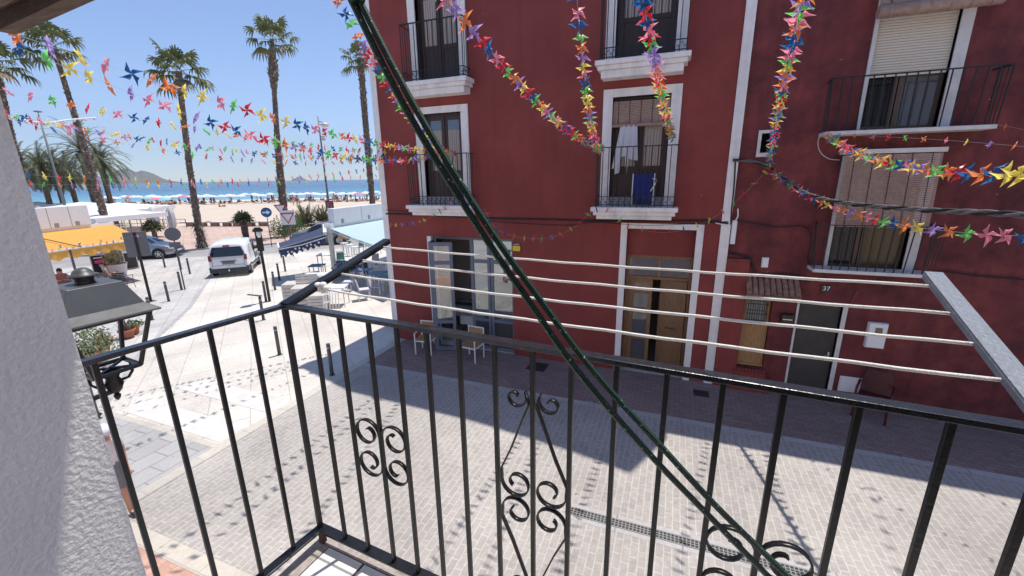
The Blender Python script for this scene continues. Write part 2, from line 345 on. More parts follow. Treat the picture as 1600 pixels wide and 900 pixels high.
for q, c in ((.06, (.16, .38, .42)), (.25, (.07, .26, .36)), (.6, (.03, .15, .26))):
    x = e.new(q); x.color = (*c, 1)
L.new(r.outputs[0], p.inputs['Base Color']); p.inputs['Roughness'].default_value = .22; p.inputs['IOR'].default_value = 1.33
wv = N.new('ShaderNodeTexNoise'); wv.inputs['Scale'].default_value = .6; wv.inputs['Detail'].default_value = 6; L.new(sc.outputs[0], wv.inputs[0])
bp = N.new('ShaderNodeBump'); bp.inputs['Strength'].default_value = .9; bp.inputs['Distance'].default_value = .35; L.new(wv.outputs['Fac'], bp.inputs['Height']); L.new(bp.outputs[0], p.inputs['Normal'])
sheet('sea', [(-12000, -9000), (9000, -9000), (12000, 12000), (-12000, 12000)], -.9, sea)
# beach with its slope into the water
b = MB()
inner = [onz(-160, 385), onz(60, 362), onz(210, 353), onz(300, 352.5), onz(375, 353), onz(470, 347), onz(590, 339)]
inner = [Vector((-170, -20, 0))]+inner+[inner[-1]+Vector((8, 12, 0)), inner[-1]+Vector((160, 130, 0))]
def shore(pt, off): t = (pt-SP).dot(SD); return SP+SD*t+SN*off
rows = []
for k, (fr, z) in enumerate(((0, .008), (.5, .02), (.86, .05), (1.0, -.35), (1.04, -1.3))):
    row = []
    for i, q in enumerate(inner):
        s_ = shore(q, 0); wob = 3*sin(i*1.7)+2*sin(i*3.1)
        row.append(Vector((q.x+(s_.x-q.x)*fr, q.y+(s_.y-q.y)*fr, z)))
    rows.append(row)
b.grid(rows); struct(b.build('beach_sand', sand))
foam = mat('sea_foam', (.80, .83, .84), rough=.7, var=.1, vscale=.4, world=True)
b = MB(); rr = random.Random(3)
for off, wdt in ((-.6, 1.1), (2.0, .7), (5.5, .5)):
    ra = []; rb = []
    for i in range(-120, 121):
        t = i*1.6; a = off+1.2*noise.noise(Vector((t*.08, off, 0)))+.3*noise.noise(Vector((t*.6, off, 1))); wd = max(.02, wdt*(.55+noise.noise(Vector((t*.12, off+9, 0)))*1.3))
        P = SP+SD*t+SN*(a+3); ra.append((P.x, P.y, -.86)); P = P+SN*wd; rb.append((P.x, P.y, -.86))
    b.grid([ra, rb])
stuff(b.build('breaking_wave', foam), 'white foam of the small waves along the beach', 'foam')
# promenade, road and plaza
P = lambda x, y: onz(x, y)
promi = [onz(-160, 386), onz(60, 363), onz(210, 354), onz(300, 353.5), onz(375, 354), onz(470, 348), onz(590, 340)]
kerb_far = [P(-150, 425), P(60, 404), P(200, 398), P(288, 393), P(340, 388), P(415, 383.5), P(433, 381.5), P(480, 376), P(600, 364)]
kerb_near = [P(-150, 455), P(70, 422), P(205, 410.5), P(290, 402.5), P(335, 401), P(450, 395), P(540, 386.5), P(600, 380)]
pe = promi[-1]; ke = kerb_far[-1]; kn = kerb_near[-1]
sheet('promenade', promi+[pe+(pe-promi[-2])*8]+[ke+(ke-kerb_far[-2])*8]+kerb_far[::-1], .006, prom_pavers)
sheet('road', kerb_far+[ke+(ke-kerb_far[-2])*8]+[kn+(kn-kerb_near[-2])*8]+kerb_near[::-1], .004, asphalt)
def strip(name, line, wd, z, m, side=1, h=0):
    b = MB(); A = []; B = []
    for i, q in enumerate(line):
        t = (line[min(i+1, len(line)-1)]-line[max(0, i-1)]); t.z = 0; t.normalize(); n = Vector((-t.y, t.x, 0))*side
        A.append(Vector((q.x, q.y, z))); B.append(Vector((q.x, q.y, z))+n*wd)
    if h:
        A2 = [a+Vector((0, 0, h)) for a in A]; B2 = [a+Vector((0, 0, h)) for a in B]
        b.grid([A, A2, B2, B], sm=False)
    else: b.grid([A, B], sm=False)
    o = b.build(name, m, recalc=bool(h)); return struct(o)
strip('promenade_kerb', kerb_far, .18, .0, kerb_grey, 1, .11)
strip('road_gutter', kerb_near, .25, .008, kerb_grey, -1)
strip('road_edge_line', [q+Vector((0, 0, 0)) for q in kerb_near], .1, .012, mat('road_paint', (.72, .72, .70), rough=.7, var=.12, vscale=4, world=True), 1)
lane = [P(338, 404), P(336, 415), P(331, 433), P(300, 480), P(262, 516), P(230, 545), P(200, 590), P(150, 660)]
strip('lane_edge_stone', lane, .16, .004, grey_slabs, -1)
sheet('side_paving', [q+Vector((0, 0, 0)) for q in lane[:-1]]+[P(140, 640), P(60, 560), P(-150, 520), P(-150, 457), P(70, 424), P(205, 412), P(290, 404)], .0025, grey_light)
XB = -7.62
sheet('street', [(XB, 2.72), (40, 2.72), (40, 8.24), (XB, 8.24)], .004, street_brick)
sheet('far_pavement', [(XB, 8.40), (40, 8.40), (40, 10.3), (XB, 10.3)], .004, red_pavers)
sheet('far_pavement_kerb', [(XB, 8.24), (40, 8.24), (40, 8.40), (XB, 8.40)], .008, kerb_grey)
sheet('street_side_kerb', [(XB-.24, 2.72), (XB, 2.72), (XB, 10.3), (XB-.24, 10.3)], .010, kerb_stone_y)
sheet('near_pavement_kerb', [(XB-.24, 2.48), (40, 2.48), (40, 2.72), (XB-.24, 2.72)], .008, kerb_stone)
sheet('near_pavement', [(XB-.24, -2), (40, -2), (40, 2.48), (XB-.24, 2.48)], .004, pink_pavers)
sheet('plaza_paving', [(-11.6, 1.0), (XB-.24, 1.0), (XB-.24, 4.36), (-12.2, 4.36)], .004, grey_slabs)
for i, (a, c, y0, y1) in enumerate(((-11.0, -7.9, 5.62, 6.18), (-11.2, -7.9, 4.52, 5.06))):
    sheet('crossing_band', [(a, y0+.05), (c, y0), (c, y1), (a, y1+.05)], .005, white_slabs)
sheet('crossing_edge', [(-12, 4.36), (XB-.24, 4.36), (XB-.24, 4.48), (-12, 4.48)], .006, kerb_stone)
# hills across the bay
hill_m = mat('dry_hillside', (.16, .13, .10), rough=1, col2=(.08, .09, .05), vscale=.004, world=True)
def ridge(name, y0, y1, D, prof, seed):
    # prof: [(px, py)] skyline as seen, rebuilt as a real ridge D metres away with a slope towards us
    b = MB(); rows = []
    xs = [prof[0][0]+(prof[-1][0]-prof[0][0])*i/60 for i in range(61)]
    def hgt(x):
        for (a, ya), (c, yc) in zip(prof, prof[1:]):
            if a <= x <= c:
                return ya+(yc-ya)*(x-a)/(c-a)
        return prof[-1][1]
    for k, fr in enumerate((1, .8, .55, .3, .12, 0)):
        row = []
        for x in xs:
            d = ray(x, 284); d = d/hypot(d.x, d.y); t = ray(x, hgt(x)); top = EYE.z+D*t.z/hypot(t.x, t.y)
            top = max(top, 0); n = noise.fractal(Vector((x*.09, k*.7, seed)), 1, 2, 4)
            dist = D*(1-(1-fr)*.22)+n*80*(k > 0)
            z = -2+(top+2)*fr**.8+n*top*.12*(0 < k < 5)
            row.append((d.x*dist, d.y*dist, z))
        rows.append(row)
    # back slope
    rows.insert(0, [(p[0]*1.2, p[1]*1.2, -2) for p in rows[0]])
    b.grid(rows); return struct(b.build(name, hill_m))
ridge('hills', 0, 0, 5200, [(60, 280), (100, 276), (130, 279), (150, 274), (163, 277), (176, 272), (186, 266), (200, 263), (207, 264), (216, 269), (226, 266), (236, 269), (246, 273), (254, 278), (262, 281), (275, 283.5), (290, 285)], 3)
ridge('far_island', 0, 0, 6500, [(455, 281.6), (461, 279), (466, 276), (471, 276), (476, 279), (482, 281.4)], 8)
# ---------------------------------------------------------------- the red house across the street
D = 10.256
town = thing('town_house', 'smooth red rendered house with pale stone corner strips and iron balconies', 'house', (-3.5, D, 0))
W = dict(parent=town, world=True)
shop = (-6.60, -3.96, 0.0, 3.30)
ent = (-1.03, .48, 0.0, 3.68)
wins = [(-6.50, -5.33, 4.20, 6.54), (-1.50, -.27, 4.20, 6.58), (-6.50, -5.30, 7.27, 9.62), (-1.50, -.27, 7.27, 9.62)]
b = MB(); b.wall(-7.86, .96, 0, 9.94, [shop, ent]+wins, D, D+.30)
b.prism([(-7.86, D+.001, 9.94), (1.36, D+.001, 9.94), (1.36, D+.001, 14.5), (.14, D+.001, 13.6), (-2.1, D+.001, 12.6), (-5.5, D+.001, 12.1)], (0, .25, 0))
b.box(-7.86, -7.56, D+.30, 22, 0, 9.94); b.box(.70, .96, D+.30, 22, 0, 9.94); b.box(-7.56, .70, 21.7, 22, 0, 9.94)
b.build('wall', red_smooth, **W)
b = MB(); b.box(-7.56, .70, D+.30, 21.7, 9.6, 9.9); b.build('roof', mat('flat_roof', (.3, .28, .26)), **W)
b = MB(); b.box(-7.56, .70, D+.30, 21.7, 3.75, 4.0); b.box(-7.56, .70, D+.3, 21.7, .0, .02); b.box(-7.5, .7, 12.6, 12.75, .02, 3.75); b.box(-7.5, .7, 13.6, 13.75, 4.0, 9.6); b.box(-3.6, -3.45, D+.3, 14.6, .02, 3.75); b.box(-1.25, -1.1, D+.3, 14.6, .02, 3.75); b.box(-7.5, .7, D+.3, 13.6, 7.0, 7.15)
b.build('inner_floor', mat('dim_interior', (.45, .43, .40), rough=.9), **W)
b = MB(); b.box(-8.05, -7.861, D-.02, D+.35, 0, 10.0); b.build('corner_strip', white_trim, **W)
b = MB(); b.box(.961, 1.15, D-.03, D+.30, 0, 10.4); b.build('corner_strip', white_trim, **W)
def surround(x0, x1, z0, z1, wd, top, par=town, m=white_trim, y=D):
    b = MB(); b.box(x0-wd, x0, y-.035, y+.16, z0, z1+top); b.box(x1, x1+wd, y-.035, y+.16, z0, z1+top); b.box(x0, x1, y-.035, y+.16, z1, z1+top)
    return b.build('door_surround', m, parent=par, world=True, bevel=.008)
for wn in wins: surround(*wn, .21, .17)
surround(ent[0], ent[1], 0, ent[3], .15, .13)
for wn in wins[:2]: b = MB(); b.box(wn[0], wn[1], D+.03, D+.10, 4.2, 4.40); b.build('door_sill', mat('grey_sill_stone', (.34, .33, .34), rough=.8, var=.1, world=True), **W)
curtain = mat('pale_lace_curtain', (.42, .33, .27), rough=.8, var=.15, vscale=5, streak=(14, 1, .5), world=True)
def french_door(x0, x1, z0, z1, y, panelh=.85, tr=None, fm=dark_wood):
    b = MB(); xm = (x0+x1)/2; s = .06
    b.box(x0, x0+s, y, y+.07, z0, z1); b.box(x1-s, x1, y, y+.07, z0, z1); b.box(x0+s, x1-s, y, y+.07, z1-s, z1)
    for a, c in ((x0+s, xm), (xm, x1-s)):
        a += .004; c -= .004
        b.box(a, a+.085, y+.02, y+.065, z0, z1-s); b.box(c-.085, c, y+.02, y+.065, z0, z1-s)
        b.box(a+.085, c-.085, y+.022, y+.063, z1-s-.10, z1-s); b.box(a+.085, c-.085, y+.022, y+.063, z0, z0+.12); b.box(a+.085, c-.085, y+.022, y+.063, z0+panelh-.05, z0+panelh+.05)
        b.box(a+.085, c-.085, y+.035, y+.05, z0+.12, z0+panelh-.05)
        b.box(a+.13, c-.13, y+.024, y+.036, z0+.17, z0+panelh-.10)
    b.box(xm-.02, xm+.02, y-.005, y+.019, z0, z1-s)
    o = b.build('balcony_door', fm, bevel=.004, **W)
    for a, c in ((x0+s, xm), (xm, x1-s)):
        g_ = MB(); g_.box(a+.09, c-.09, y+.04, y+.046, z0+panelh+.05, z1-s-.1); k = g_.build('pane', paneglass, parent=town, world=True); k.parent = o; 
        g_ = MB(); xs = [a+.08+(c-a-.16)*i/18 for i in range(19)]
        g_.grid([[(x, y+.034+.012*sin(i*2.1), z) for i, x in enumerate(xs)] for z in (z0+panelh+.05, z1-s-.35 if tr is None else z1-s-.1)]); k = g_.build('curtain', curtain, parent=town, world=True); k.parent = o
    return o
for i, wn in enumerate(wins): french_door(wn[0], wn[1], wn[2], wn[3], D+.12)
def scroll2(b, cx, cz, r, hand, y, t=.006, m=(1, 0)):
    pts = []
    for i in range(13):
        a = i/12*2*pi*1.1; q = r*(1-i/12*.75); pts.append((cx+hand*q*cos(a), y, cz+q*sin(a)))
    b.tube(pts, t, n=4, sm=False)
def balcony(x0, x1, zt, slabh=.30, fz=5.50, inx=.08, top=1.30, sw=.0):
    yf = 9.80; b = MB()
    b.box(x0-.02, x1+.02, yf-.02, D-.001, zt-.10, zt); b.box(x0+.03, x1-.03, yf+.03, D-.001, zt-.19, zt-.10); b.box(x0+.10, x1-.10, yf+.09, D-.001, zt-slabh, zt-.19)
    o = b.build('balcony', white_trim, bevel=.015, **W)
    a, c = x0+inx, x1-inx; y = yf+.06; z1 = zt+top; r = MB()
    r.bar((a, y, z1), (c, y, z1), .035, .022); r.bar((a, y, z1), (a, D, z1), .035, .012); r.bar((c, y, z1), (c, D, z1), .035, .012)
    for z in (zt+.05, zt+.23):
        r.bar((a, y, z), (c, y, z), .018, .018); r.bar((a, y, z), (a, D, z), .018, .018); r.bar((c, y, z), (c, D, z), .018, .018)
    n = round((c-a)/.135)
    for i in range(n+1):
        x = a+(c-a)*i/n; r.bar((x, y, zt+.0), (x, y, z1), .017, .017, up=(0, 1, 0))
        if i < n:
            xx = x+(c-a)/n/2; scroll2(r, xx-.028, zt+.17, .030, 1, y); scroll2(r, xx+.028, zt+.11, .030, -1, y)
    for i in range(1, 4):
        yy = y+(D-y)*i/4
        for x in (a, c): r.bar((x, yy, zt), (x, yy, z1), .012, .012, up=(0, 1, 0)); scroll_y(r, x, yy-.055, zt+.14)
    k = r.build('railing', iron, parent=town, world=True); k.parent = o
    return o
def scroll_y(b, x, cy, cz):
    pts = []
    for i in range(13):
        a = i/12*2*pi*1.1; q = .045*(1-i/12*.75); pts.append((x, cy+q*cos(a), cz+q*sin(a)))
    b.tube(pts, .006, n=4, sm=False)
balcony(-6.88, -4.93, 4.20, .28); balcony(-1.82, .03, 4.20, .28); balcony(-6.80, -4.93, 7.26, .34); balcony(-1.83, .03, 7.26, .34)
# restaurant front
shopf = mat('blue_grey_frame_paint', (.135, .155, .205), rough=.5, var=.1)
b = MB(); x0, x1, z0, z1 = shop; y = D+.12
b.box(x0, x0+.13, D+.0, D+.28, 0, z1, 1)
for x, wd in ((-5.30, .10), (-4.78, .08), (-4.68, .08), (x1-.08, .08)): b.box(x, x+wd, y, y+.06, 0, z1-.08)
b.box(x0+.13, x1, y, y+.06, z1-.08, z1)
for a, c in ((-5.20, -4.78), (-4.60, x1-.08)):
    for za, zb in ((2.58, 2.68), (.86, .95), (0, .10)): b.box(a, c, y+.002, y+.058, za, zb)
    b.box(a, c, y+.03, y+.05, .10, .86, 2)
so_ = b.build('shop_front', [shopf, white_trim, mat('dark_shop_panel', (.05, .05, .055), rough=.35)], bevel=.005, **W)
for a, c in ((-5.20, -4.78), (-4.60, x1-.08)):
    g_ = MB(); g_.box(a, c, y+.027, y+.033, .95, 2.58); g_.box(a, c, y+.027, y+.033, 2.68, z1-.08)
    k = g_.build('pane', mat('shop_glass', (.34, .35, .36), rough=.03, metal=.75), parent=town, world=True); k.parent = so_
# two leaves folded open
def leaf(xa, ya, xb, yb):
    a = Vector((xa, ya, 0)); c = Vector((xb, yb, 0)); d = (c-a).normalized(); wd = (c-a).length; b = MB()
    for t0, t1, za, zb in ((0, .09, .02, 3.2), (wd-.09, wd, .02, 3.2), (.09, wd-.09, .02, .14), (.09, wd-.09, .86, .95), (.09, wd-.09, 2.58, 2.68), (.09, wd-.09, 3.1, 3.2)):
        p0 = a+d*t0; p1 = a+d*t1; b.bar(p0+Vector((0, 0, (za+zb)/2)), p1+Vector((0, 0, (za+zb)/2)), .05, zb-za)
    o = b.build('door_leaf', shopf, **W)
    g_ = MB(); g_.bar(a+d*.09+Vector((0, 0, 1.76)), a+d*(wd-.09)+Vector((0, 0, 1.76)), .006, 1.63); g_.bar(a+d*.09+Vector((0, 0, 2.89)), a+d*(wd-.09)+Vector((0, 0, 2.89)), .006, .42)
    k = g_.build('pane', MATS['shop_glass'], parent=town, world=True); k.parent = o
leaf(-6.44, D+.12, -6.26, D-.44); leaf(-6.22, D-.47, -5.64, D-.26)
# entrance door
b = MB(); y = D+.20; x0, x1 = -.95, .42; W2 = dict(parent=town, world=True)
b = MB(); b.box(ent[0]+.001, ent[1]-.001, D+.17, D+.29, 3.02, 3.679); b.build('blind_panel', red_smooth, **W)
b = MB(); b.box(x0-.08, x0, y, y+.09, 0, 3.02); b.box(x1, x1+.06, y, y+.09, 0, 3.02); b.box(x0, x1, y, y+.09, 2.95, 3.02); b.box(x0, x1, y, y+.09, 2.43, 2.50); b.box(-.29, -.22, y+.005, y+.085, 2.5, 2.95)
b.box(x0, x0+.03, y+.01, y+.07, 0, 2.43)
for za, zb in ((.12, .3), (.85, 1.0), (1.55, 1.68), (2.05, 2.15), (2.33, 2.43)): b.box(x0+.14, -.47, y+.012, y+.068, za, zb)
b.box(x0+.03, x0+.14, y+.01, y+.07, .05, 2.43); b.box(-.47, -.38, y+.01, y+.07, .05, 2.43); b.box(x0+.14, -.47, y+.012, y+.068, .05, .12)
do = b.build('entrance_door_frame', oak, bevel=.006, **W2)
g_ = MB(); g_.box(x0, -.29, y+.04, y+.046, 2.5, 2.95); g_.box(-.22, x1, y+.04, y+.046, 2.5, 2.95)
for za, zb in ((.3, .85), (1.0, 1.55), (1.68, 2.05), (2.15, 2.33)): g_.box(x0+.14, -.47, y+.04, y+.046, za, zb)
k = g_.build('pane', paneglass, parent=town, world=True); k.parent = do
# big leaf standing ajar
b = MB(); a = Vector((.41, y+.05, 0)); ang = radians(180-16); d = Vector((cos(ang), sin(ang), 0)); nrm = Vector((d.y, -d.x, 0))*1
M3 = Matrix((d, Vector((-d.y, d.x, 0)), Vector((0, 0, 1)))).transposed(); c0 = a+d*.32
b.obox(c0+Vector((0, 0, 1.22)), .64, .045, 2.38, M3)
for zc, hh in ((.55, .62), (1.20, .34), (1.92, .70)): b.obox(c0+Vector((0, 0, zc)), .44, .062, hh, M3); b.obox(c0+Vector((0, 0, zc)), .34, .078, hh-.12, M3)
ld = b.build('door_leaf', oak, bevel=.012, **W2)
b = MB(); q = c0+Vector((0, -.07, 1.20)); b.tube([q+d*.12, q+d*.12+Vector((0, -.03, 0)), q-d*.12+Vector((0, -.03, 0)), q-d*.12], .011, n=6); k = b.build('handle', mat('bronze', (.12, .07, .04), rough=.4, metal=.7), parent=town, world=True); k.parent = ld
# ---------------------------------------------------------------- the older red house on the right
old = thing('terraced_house', 'older blotchy dark red house with plain iron balconies and brown slatted blinds', 'house', (6, D, 0))
V = dict(parent=old, world=True)
h_win = (3.02, 4.25, 2.98, 5.10); h_up = (3.14, 4.28, 5.66, 8.0); h_door = (2.66, 3.44, 0, 2.18); h_wood = (1.62, 2.16, .55, 2.32); h_vent = (1.52, 1.70, 5.30, 5.68)
b = MB(); b.wall(1.151, 16, 0, 9.3, [h_win, h_up, h_door, h_wood, h_vent], D+.02, D+.32); b.box(1.151, 16, D+.32, D+.5, 9.2, 9.5)
b.box(1.151, 1.4, D+.32, 20, 0, 9.3); b.box(15.7, 16, D+.32, 20, 0, 9.3); b.box(1.4, 15.7, 19.7, 20, 0, 9.3); b.box(1.4, 15.7, D+.33, 19.7, 9.0, 9.19)
b.build('wall', red_rough, **V)
b = MB(); b.box(1.16, 1.60, D-.07, D+.019, 0, 3.02); b.box(1.16, 1.60, D-.05, D+.019, 3.02, 3.08); b.build('pilaster', red_smooth, **V)
b = MB(); b.box(1.4, 15.7, 11.6, 11.7, 0, 9.0); b.build('inner_wall', MATS['dim_interior'], **V)
cream = mat('cream_shutter_plastic', (.66, .60, .50), rough=.5)
wmet = mat('off_white_window_paint', (.62, .60, .58), rough=.6, var=.1, vscale=5, world=True)
brown_al = mat('brown_window_frame', (.10, .062, .035), rough=.4)
def sur2(h, wl, wr, top, z0):
    b = MB(); b.box(h[0]-wl, h[0], D-.012, D+.2, z0, h[3]+top); b.box(h[1], h[1]+wr, D-.012, D+.2, z0, h[3]+top)
    if top: b.box(h[0], h[1], D-.012, D+.2, h[3], h[3]+top)
    b.build('window_surround', wmet, **V)
sur2(h_up, .06, .17, .1, 5.64); sur2(h_win, .06, .18, .1, 2.98)
def slide(h, x0, x1, z0, z1, y, split, curtainx=None):
    b = MB()
    for a, c in ((x0, x0+.05), (x1-.05, x1), (split-.03, split+.03), (split+.05, split+.12)): b.box(a, c, y, y+.06, z0, z1)
    b.box(x0+.05, x1-.05, y+.004, y+.056, z0, z0+.06); b.box(x0+.05, x1-.05, y+.004, y+.056, z1-.05, z1)
    o = b.build('window', brown_al, **V)
    g_ = MB(); g_.box(x0+.05, split-.03, y+.035, y+.04, z0+.06, z1-.05, 1); g_.box(split+.12, x1-.05, y+.02, y+.026, z0+.06, z1-.05, 0)
    k = g_.build('pane', [paneglass if not curtainx else mat('pane_over_curtain', (.10, .065, .02), rough=.15), mat('very_dark_pane', (.008, .008, .01), rough=.1)], parent=old, world=True); k.parent = o
slide(h_up, 3.14, 4.28, 5.66, 7.5, D+.14, 3.60); slide(h_win, 3.02, 4.25, 2.99, 4.0, D+.14, 3.50, 1)
b = MB()
for i in range(32):
    z = 6.60+i*.045; b.prism([(3.16, D+.075, z), (3.16, D+.06, z+.008), (3.16, D+.06, z+.036), (3.16, D+.075, z+.0435)], (1.10, 0, 0))
b.box(3.16, 4.26, D+.055, D+.08, 6.57, 6.60); b.build('roller_shutter', cream, **V)
b = MB(); b.box(h_up[0], h_up[1], D-.0, D+.3, 5.60, 5.66); b.box(h_win[0], h_win[1], D-.0, D+.3, 2.93, 2.98)
b.build('window_sill', wmet, **V)
def balcony2(x0, x1, zt, z1, rx0, rx1, nb, tilt=0):
    yf = D-.42; b = MB(); b.box(x0, x1, yf, D+.019, zt-.07, zt); o = b.build('balcony', wmet, bevel=.01, **V)
    r = MB(); y = yf+.015; r.bar((rx0, y, z1), (rx1, y, z1), .022, .022); r.bar((rx0, y, z1), (x0+.03, D+.02, z1), .02, .02); r.bar((rx1, y, z1), (x1-.03, D+.02, z1), .02, .02)
    for i in range(nb+1):
        t = i/nb; r.bar((x0+.02+(x1-x0-.04)*t, y, zt-.04), (rx0+(rx1-rx0)*t, y, z1), .017, .017, up=(0, 1, 0))
    for i in range(1, 4):
        t = i/4
        for xa, xb in ((x0+.02, rx0), (x1-.02, rx1)): r.bar((xa, y+(D-y)*t, zt), (xb*(1-t)+xa*t, y+(D-y)*t, z1), .011, .011, up=(0, 1, 0))
    k = r.build('railing', iron, parent=old, world=True); k.parent = o
balcony2(2.50, 4.90, 5.63, 6.54, 2.48, 4.92, 16); balcony2(2.68, 4.55, 3.02, 3.90, 2.62, 4.62, 13)
# ground floor of the old house
b = MB(); y = D+.10; b.box(1.63, 2.15, y, y+.06, .56, 1.62); b.box(1.63, 1.69, y, y+.07, 1.62, 2.31); b.box(2.07, 2.15, y, y+.07, 1.62, 2.31); b.box(1.69, 2.07, y, y+.07, 2.26, 2.31); b.box(1.60, 2.18, y-.02, y+.05, .56, .62)
wd_ = b.build('wooden_door', oak_light, bevel=.006, **V)
g_ = MB(); g_.box(1.69, 2.07, y+.04, y+.045, 1.62, 2.26); k = g_.build('pane', paneglass, parent=old, world=True); k.parent = wd_
r = MB()
for i in range(5): x = 1.70+i*.0925; r.bar((x, D-.0, 1.58), (x, D-.0, 2.30), .014, .014, up=(0, 1, 0))
for z in (1.62, 1.85, 2.08, 2.28): r.bar((1.66, D-.0, z), (2.11, D-.0, z), .014, .014)
k = r.build('window_grille', iron, parent=old, world=True); k.parent = wd_
b = MB(); b.box(1.56, 2.20, D-.08, D+.15, .28, .50); b.box(1.50, 2.3, D-.15, D+.019, 0, .28)
for i in range(9): b.ball((1.60+i*.07, D-.07, .50), (.04, .05, .05), 8, 5)
b.build('doorstep', red_smooth, **V)
b = MB(); b.box(2.67, 3.43, D+.10, D+.13, .02, 2.17)
for i in range(38): x = 2.68+i*.0197; b.box(x, x+.010, D+.088, D+.10, .03, 2.16)
gd = b.build('ribbed_door', mat('dark_taupe_door', (.085, .078, .072), rough=.6, var=.15, vscale=4, world=True), **V)
b = MB(); b.tube([(3.36, D+.085, 1.02), (3.36, D+.05, 1.02), (3.28, D+.05, 1.02)], .009, n=6); b.box(3.345, 3.375, D+.080, D+.0879, .93, 1.10); k = b.build('handle', alloy, parent=old, world=True); k.parent = gd
b = MB(); b.box(3.44, 3.52, D-.01, D+.2, 0, 2.24); b.box(2.66, 3.44, D-.01, D+.2, 2.18, 2.24); b.box(2.62, 2.66, D-.008, D+.1, 0, 2.2); b.build('door_surround', wmet, **V)
b = MB(); b.box(1.46, 1.52, D-.02, D+.1, 5.22, 5.74); b.box(1.70, 1.76, D-.02, D+.1, 5.22, 5.74); b.box(1.52, 1.70, D-.02, D+.1, 5.68, 5.74); b.box(1.52, 1.70, D-.02, D+.1, 5.22, 5.30); vo = b.build('vent_window', wmet, **V)
# clay tile hood
b = MB()
for i in range(9):
    x = 1.64+i*.112
    for s in range(2):
        prof = []
        for k in range(7):
            a = pi*k/6; prof.append((x+.05*cos(a), .035*sin(a)))
        rows = []
        for yy, zz, sc in ((D+.02-s*.0, 2.66, .9), (D-.20, 2.50, 1.0), (D-.36, 2.36, 1.05)):
            rows.append([(x+(px-x)*sc, yy, zz+pz*sc*1.3) for px, pz in prof])
    b.grid(rows); b.grid([[(q[0], q[1], q[2]-.018) for q in rw] for rw in rows])
    b.prism([(x-.055, D+.02, 2.63), (x+.055, D+.02, 2.63), (x+.055, D-.3, 2.36), (x-.055, D-.3, 2.36)], (0, 0, -.03))
b.build('tile_hood', mat('old_clay_tile', (.30, .17, .12), rough=.9, var=.4, vscale=10, world=True), **V)
# ---------------------------------------------------------------- things on and along the facades
def blind(name, label, x0, x1, z0, z1, y, lean=0, roll=0, m=blind_wood, sp=.032, strings=5, bot=False):
    t = thing(name, label, 'blind', ((x0+x1)/2, y, z0))
    b = MB(); n = int((z1-z0)/sp)
    for i in range(n):
        z = z0+(i+.5)*sp; yy = y-lean*(z1-z)/(z1-z0)+R.uniform(-.002, .002); b.obox(((x0+x1)/2, yy, z), x1-x0, .006, sp*.80)
    b.build('slats', m, t, world=True)
    b = MB()
    for i in range(strings):
        x = x0+(x1-x0)*(i+.5)/strings; b.tube([(x, y-.010-lean, z0), (x, y-.010, z1)], .005, n=5)
    b.build('cord', iron, t, world=True)
    if roll:
        b = MB(); b.tube([(x0-.03, y-lean-.03, z0), (x1+.03, y-lean-.03, z0)], roll, n=12)
        for k in range(6):
            x = x0+(x1-x0)*(k+.5)/6; b.tube([(x, y-lean-.03, z0), (x+.02, y-lean-.03, z0)], roll+.006, n=12)
        b.build('rolled_end', m, t, world=True)
    return t
blind('slatted_blind', 'brown slatted blind half lowered over the balcony door with the hanging white cloth', -1.49, -.28, 5.98, 6.52, D+.03, 0, .035, blind_wood)
blind('slatted_blind', 'big brown slatted blind rolled up above the white roller shutter', 3.02, 4.58, 7.55, 8.6, D-.06, .25, .10, blind_wood)
blind('slatted_blind', 'long grey-brown slatted blind hanging over the lower window behind the twisted cable', 2.94, 4.38, 3.86, 5.22, D-.20, .10, 0, blind_wood)
b = MB(); b.box(2.90, 4.43, D-.21, D+.019, 5.22, 5.30); tag(rebase(b.build('blind_box', wmet)), 'white box ledge from which the long grey-brown blind hangs', 'blind box')
# white cloth
b = MB(); rows = []
for k in range(9):
    row = []
    for i in range(25):
        u = i/24; v = k/8; x = -1.36+.47*u-.03*v*(1-u)*2+.05*v*u; lenz = (.62+.55*abs(u-.48)**1.0*.2+ (0 if abs(u-.45) > .12 else -.14) + (.14 if .5 < u < .62 else 0)+(.1 if .1 < u < .35 else 0))*1.42
        x = -1.30+.36*u if v == 0 else -1.30-.16*v+(.36+.22*v)*u
        row.append((x, D-.02+.035*sin(u*22+v)*(.3+v)-.05*v, 6.00-lenz*v*(1-.18*(u > .62)*v)))
    rows.append(row)
b.grid(rows); tag(rebase(b.build('hanging_cloth', mat('white_cotton', (.74, .74, .78), rough=.9, trans=.25))), 'white cloth hanging in folds from under the brown blind in the balcony door', 'cloth')
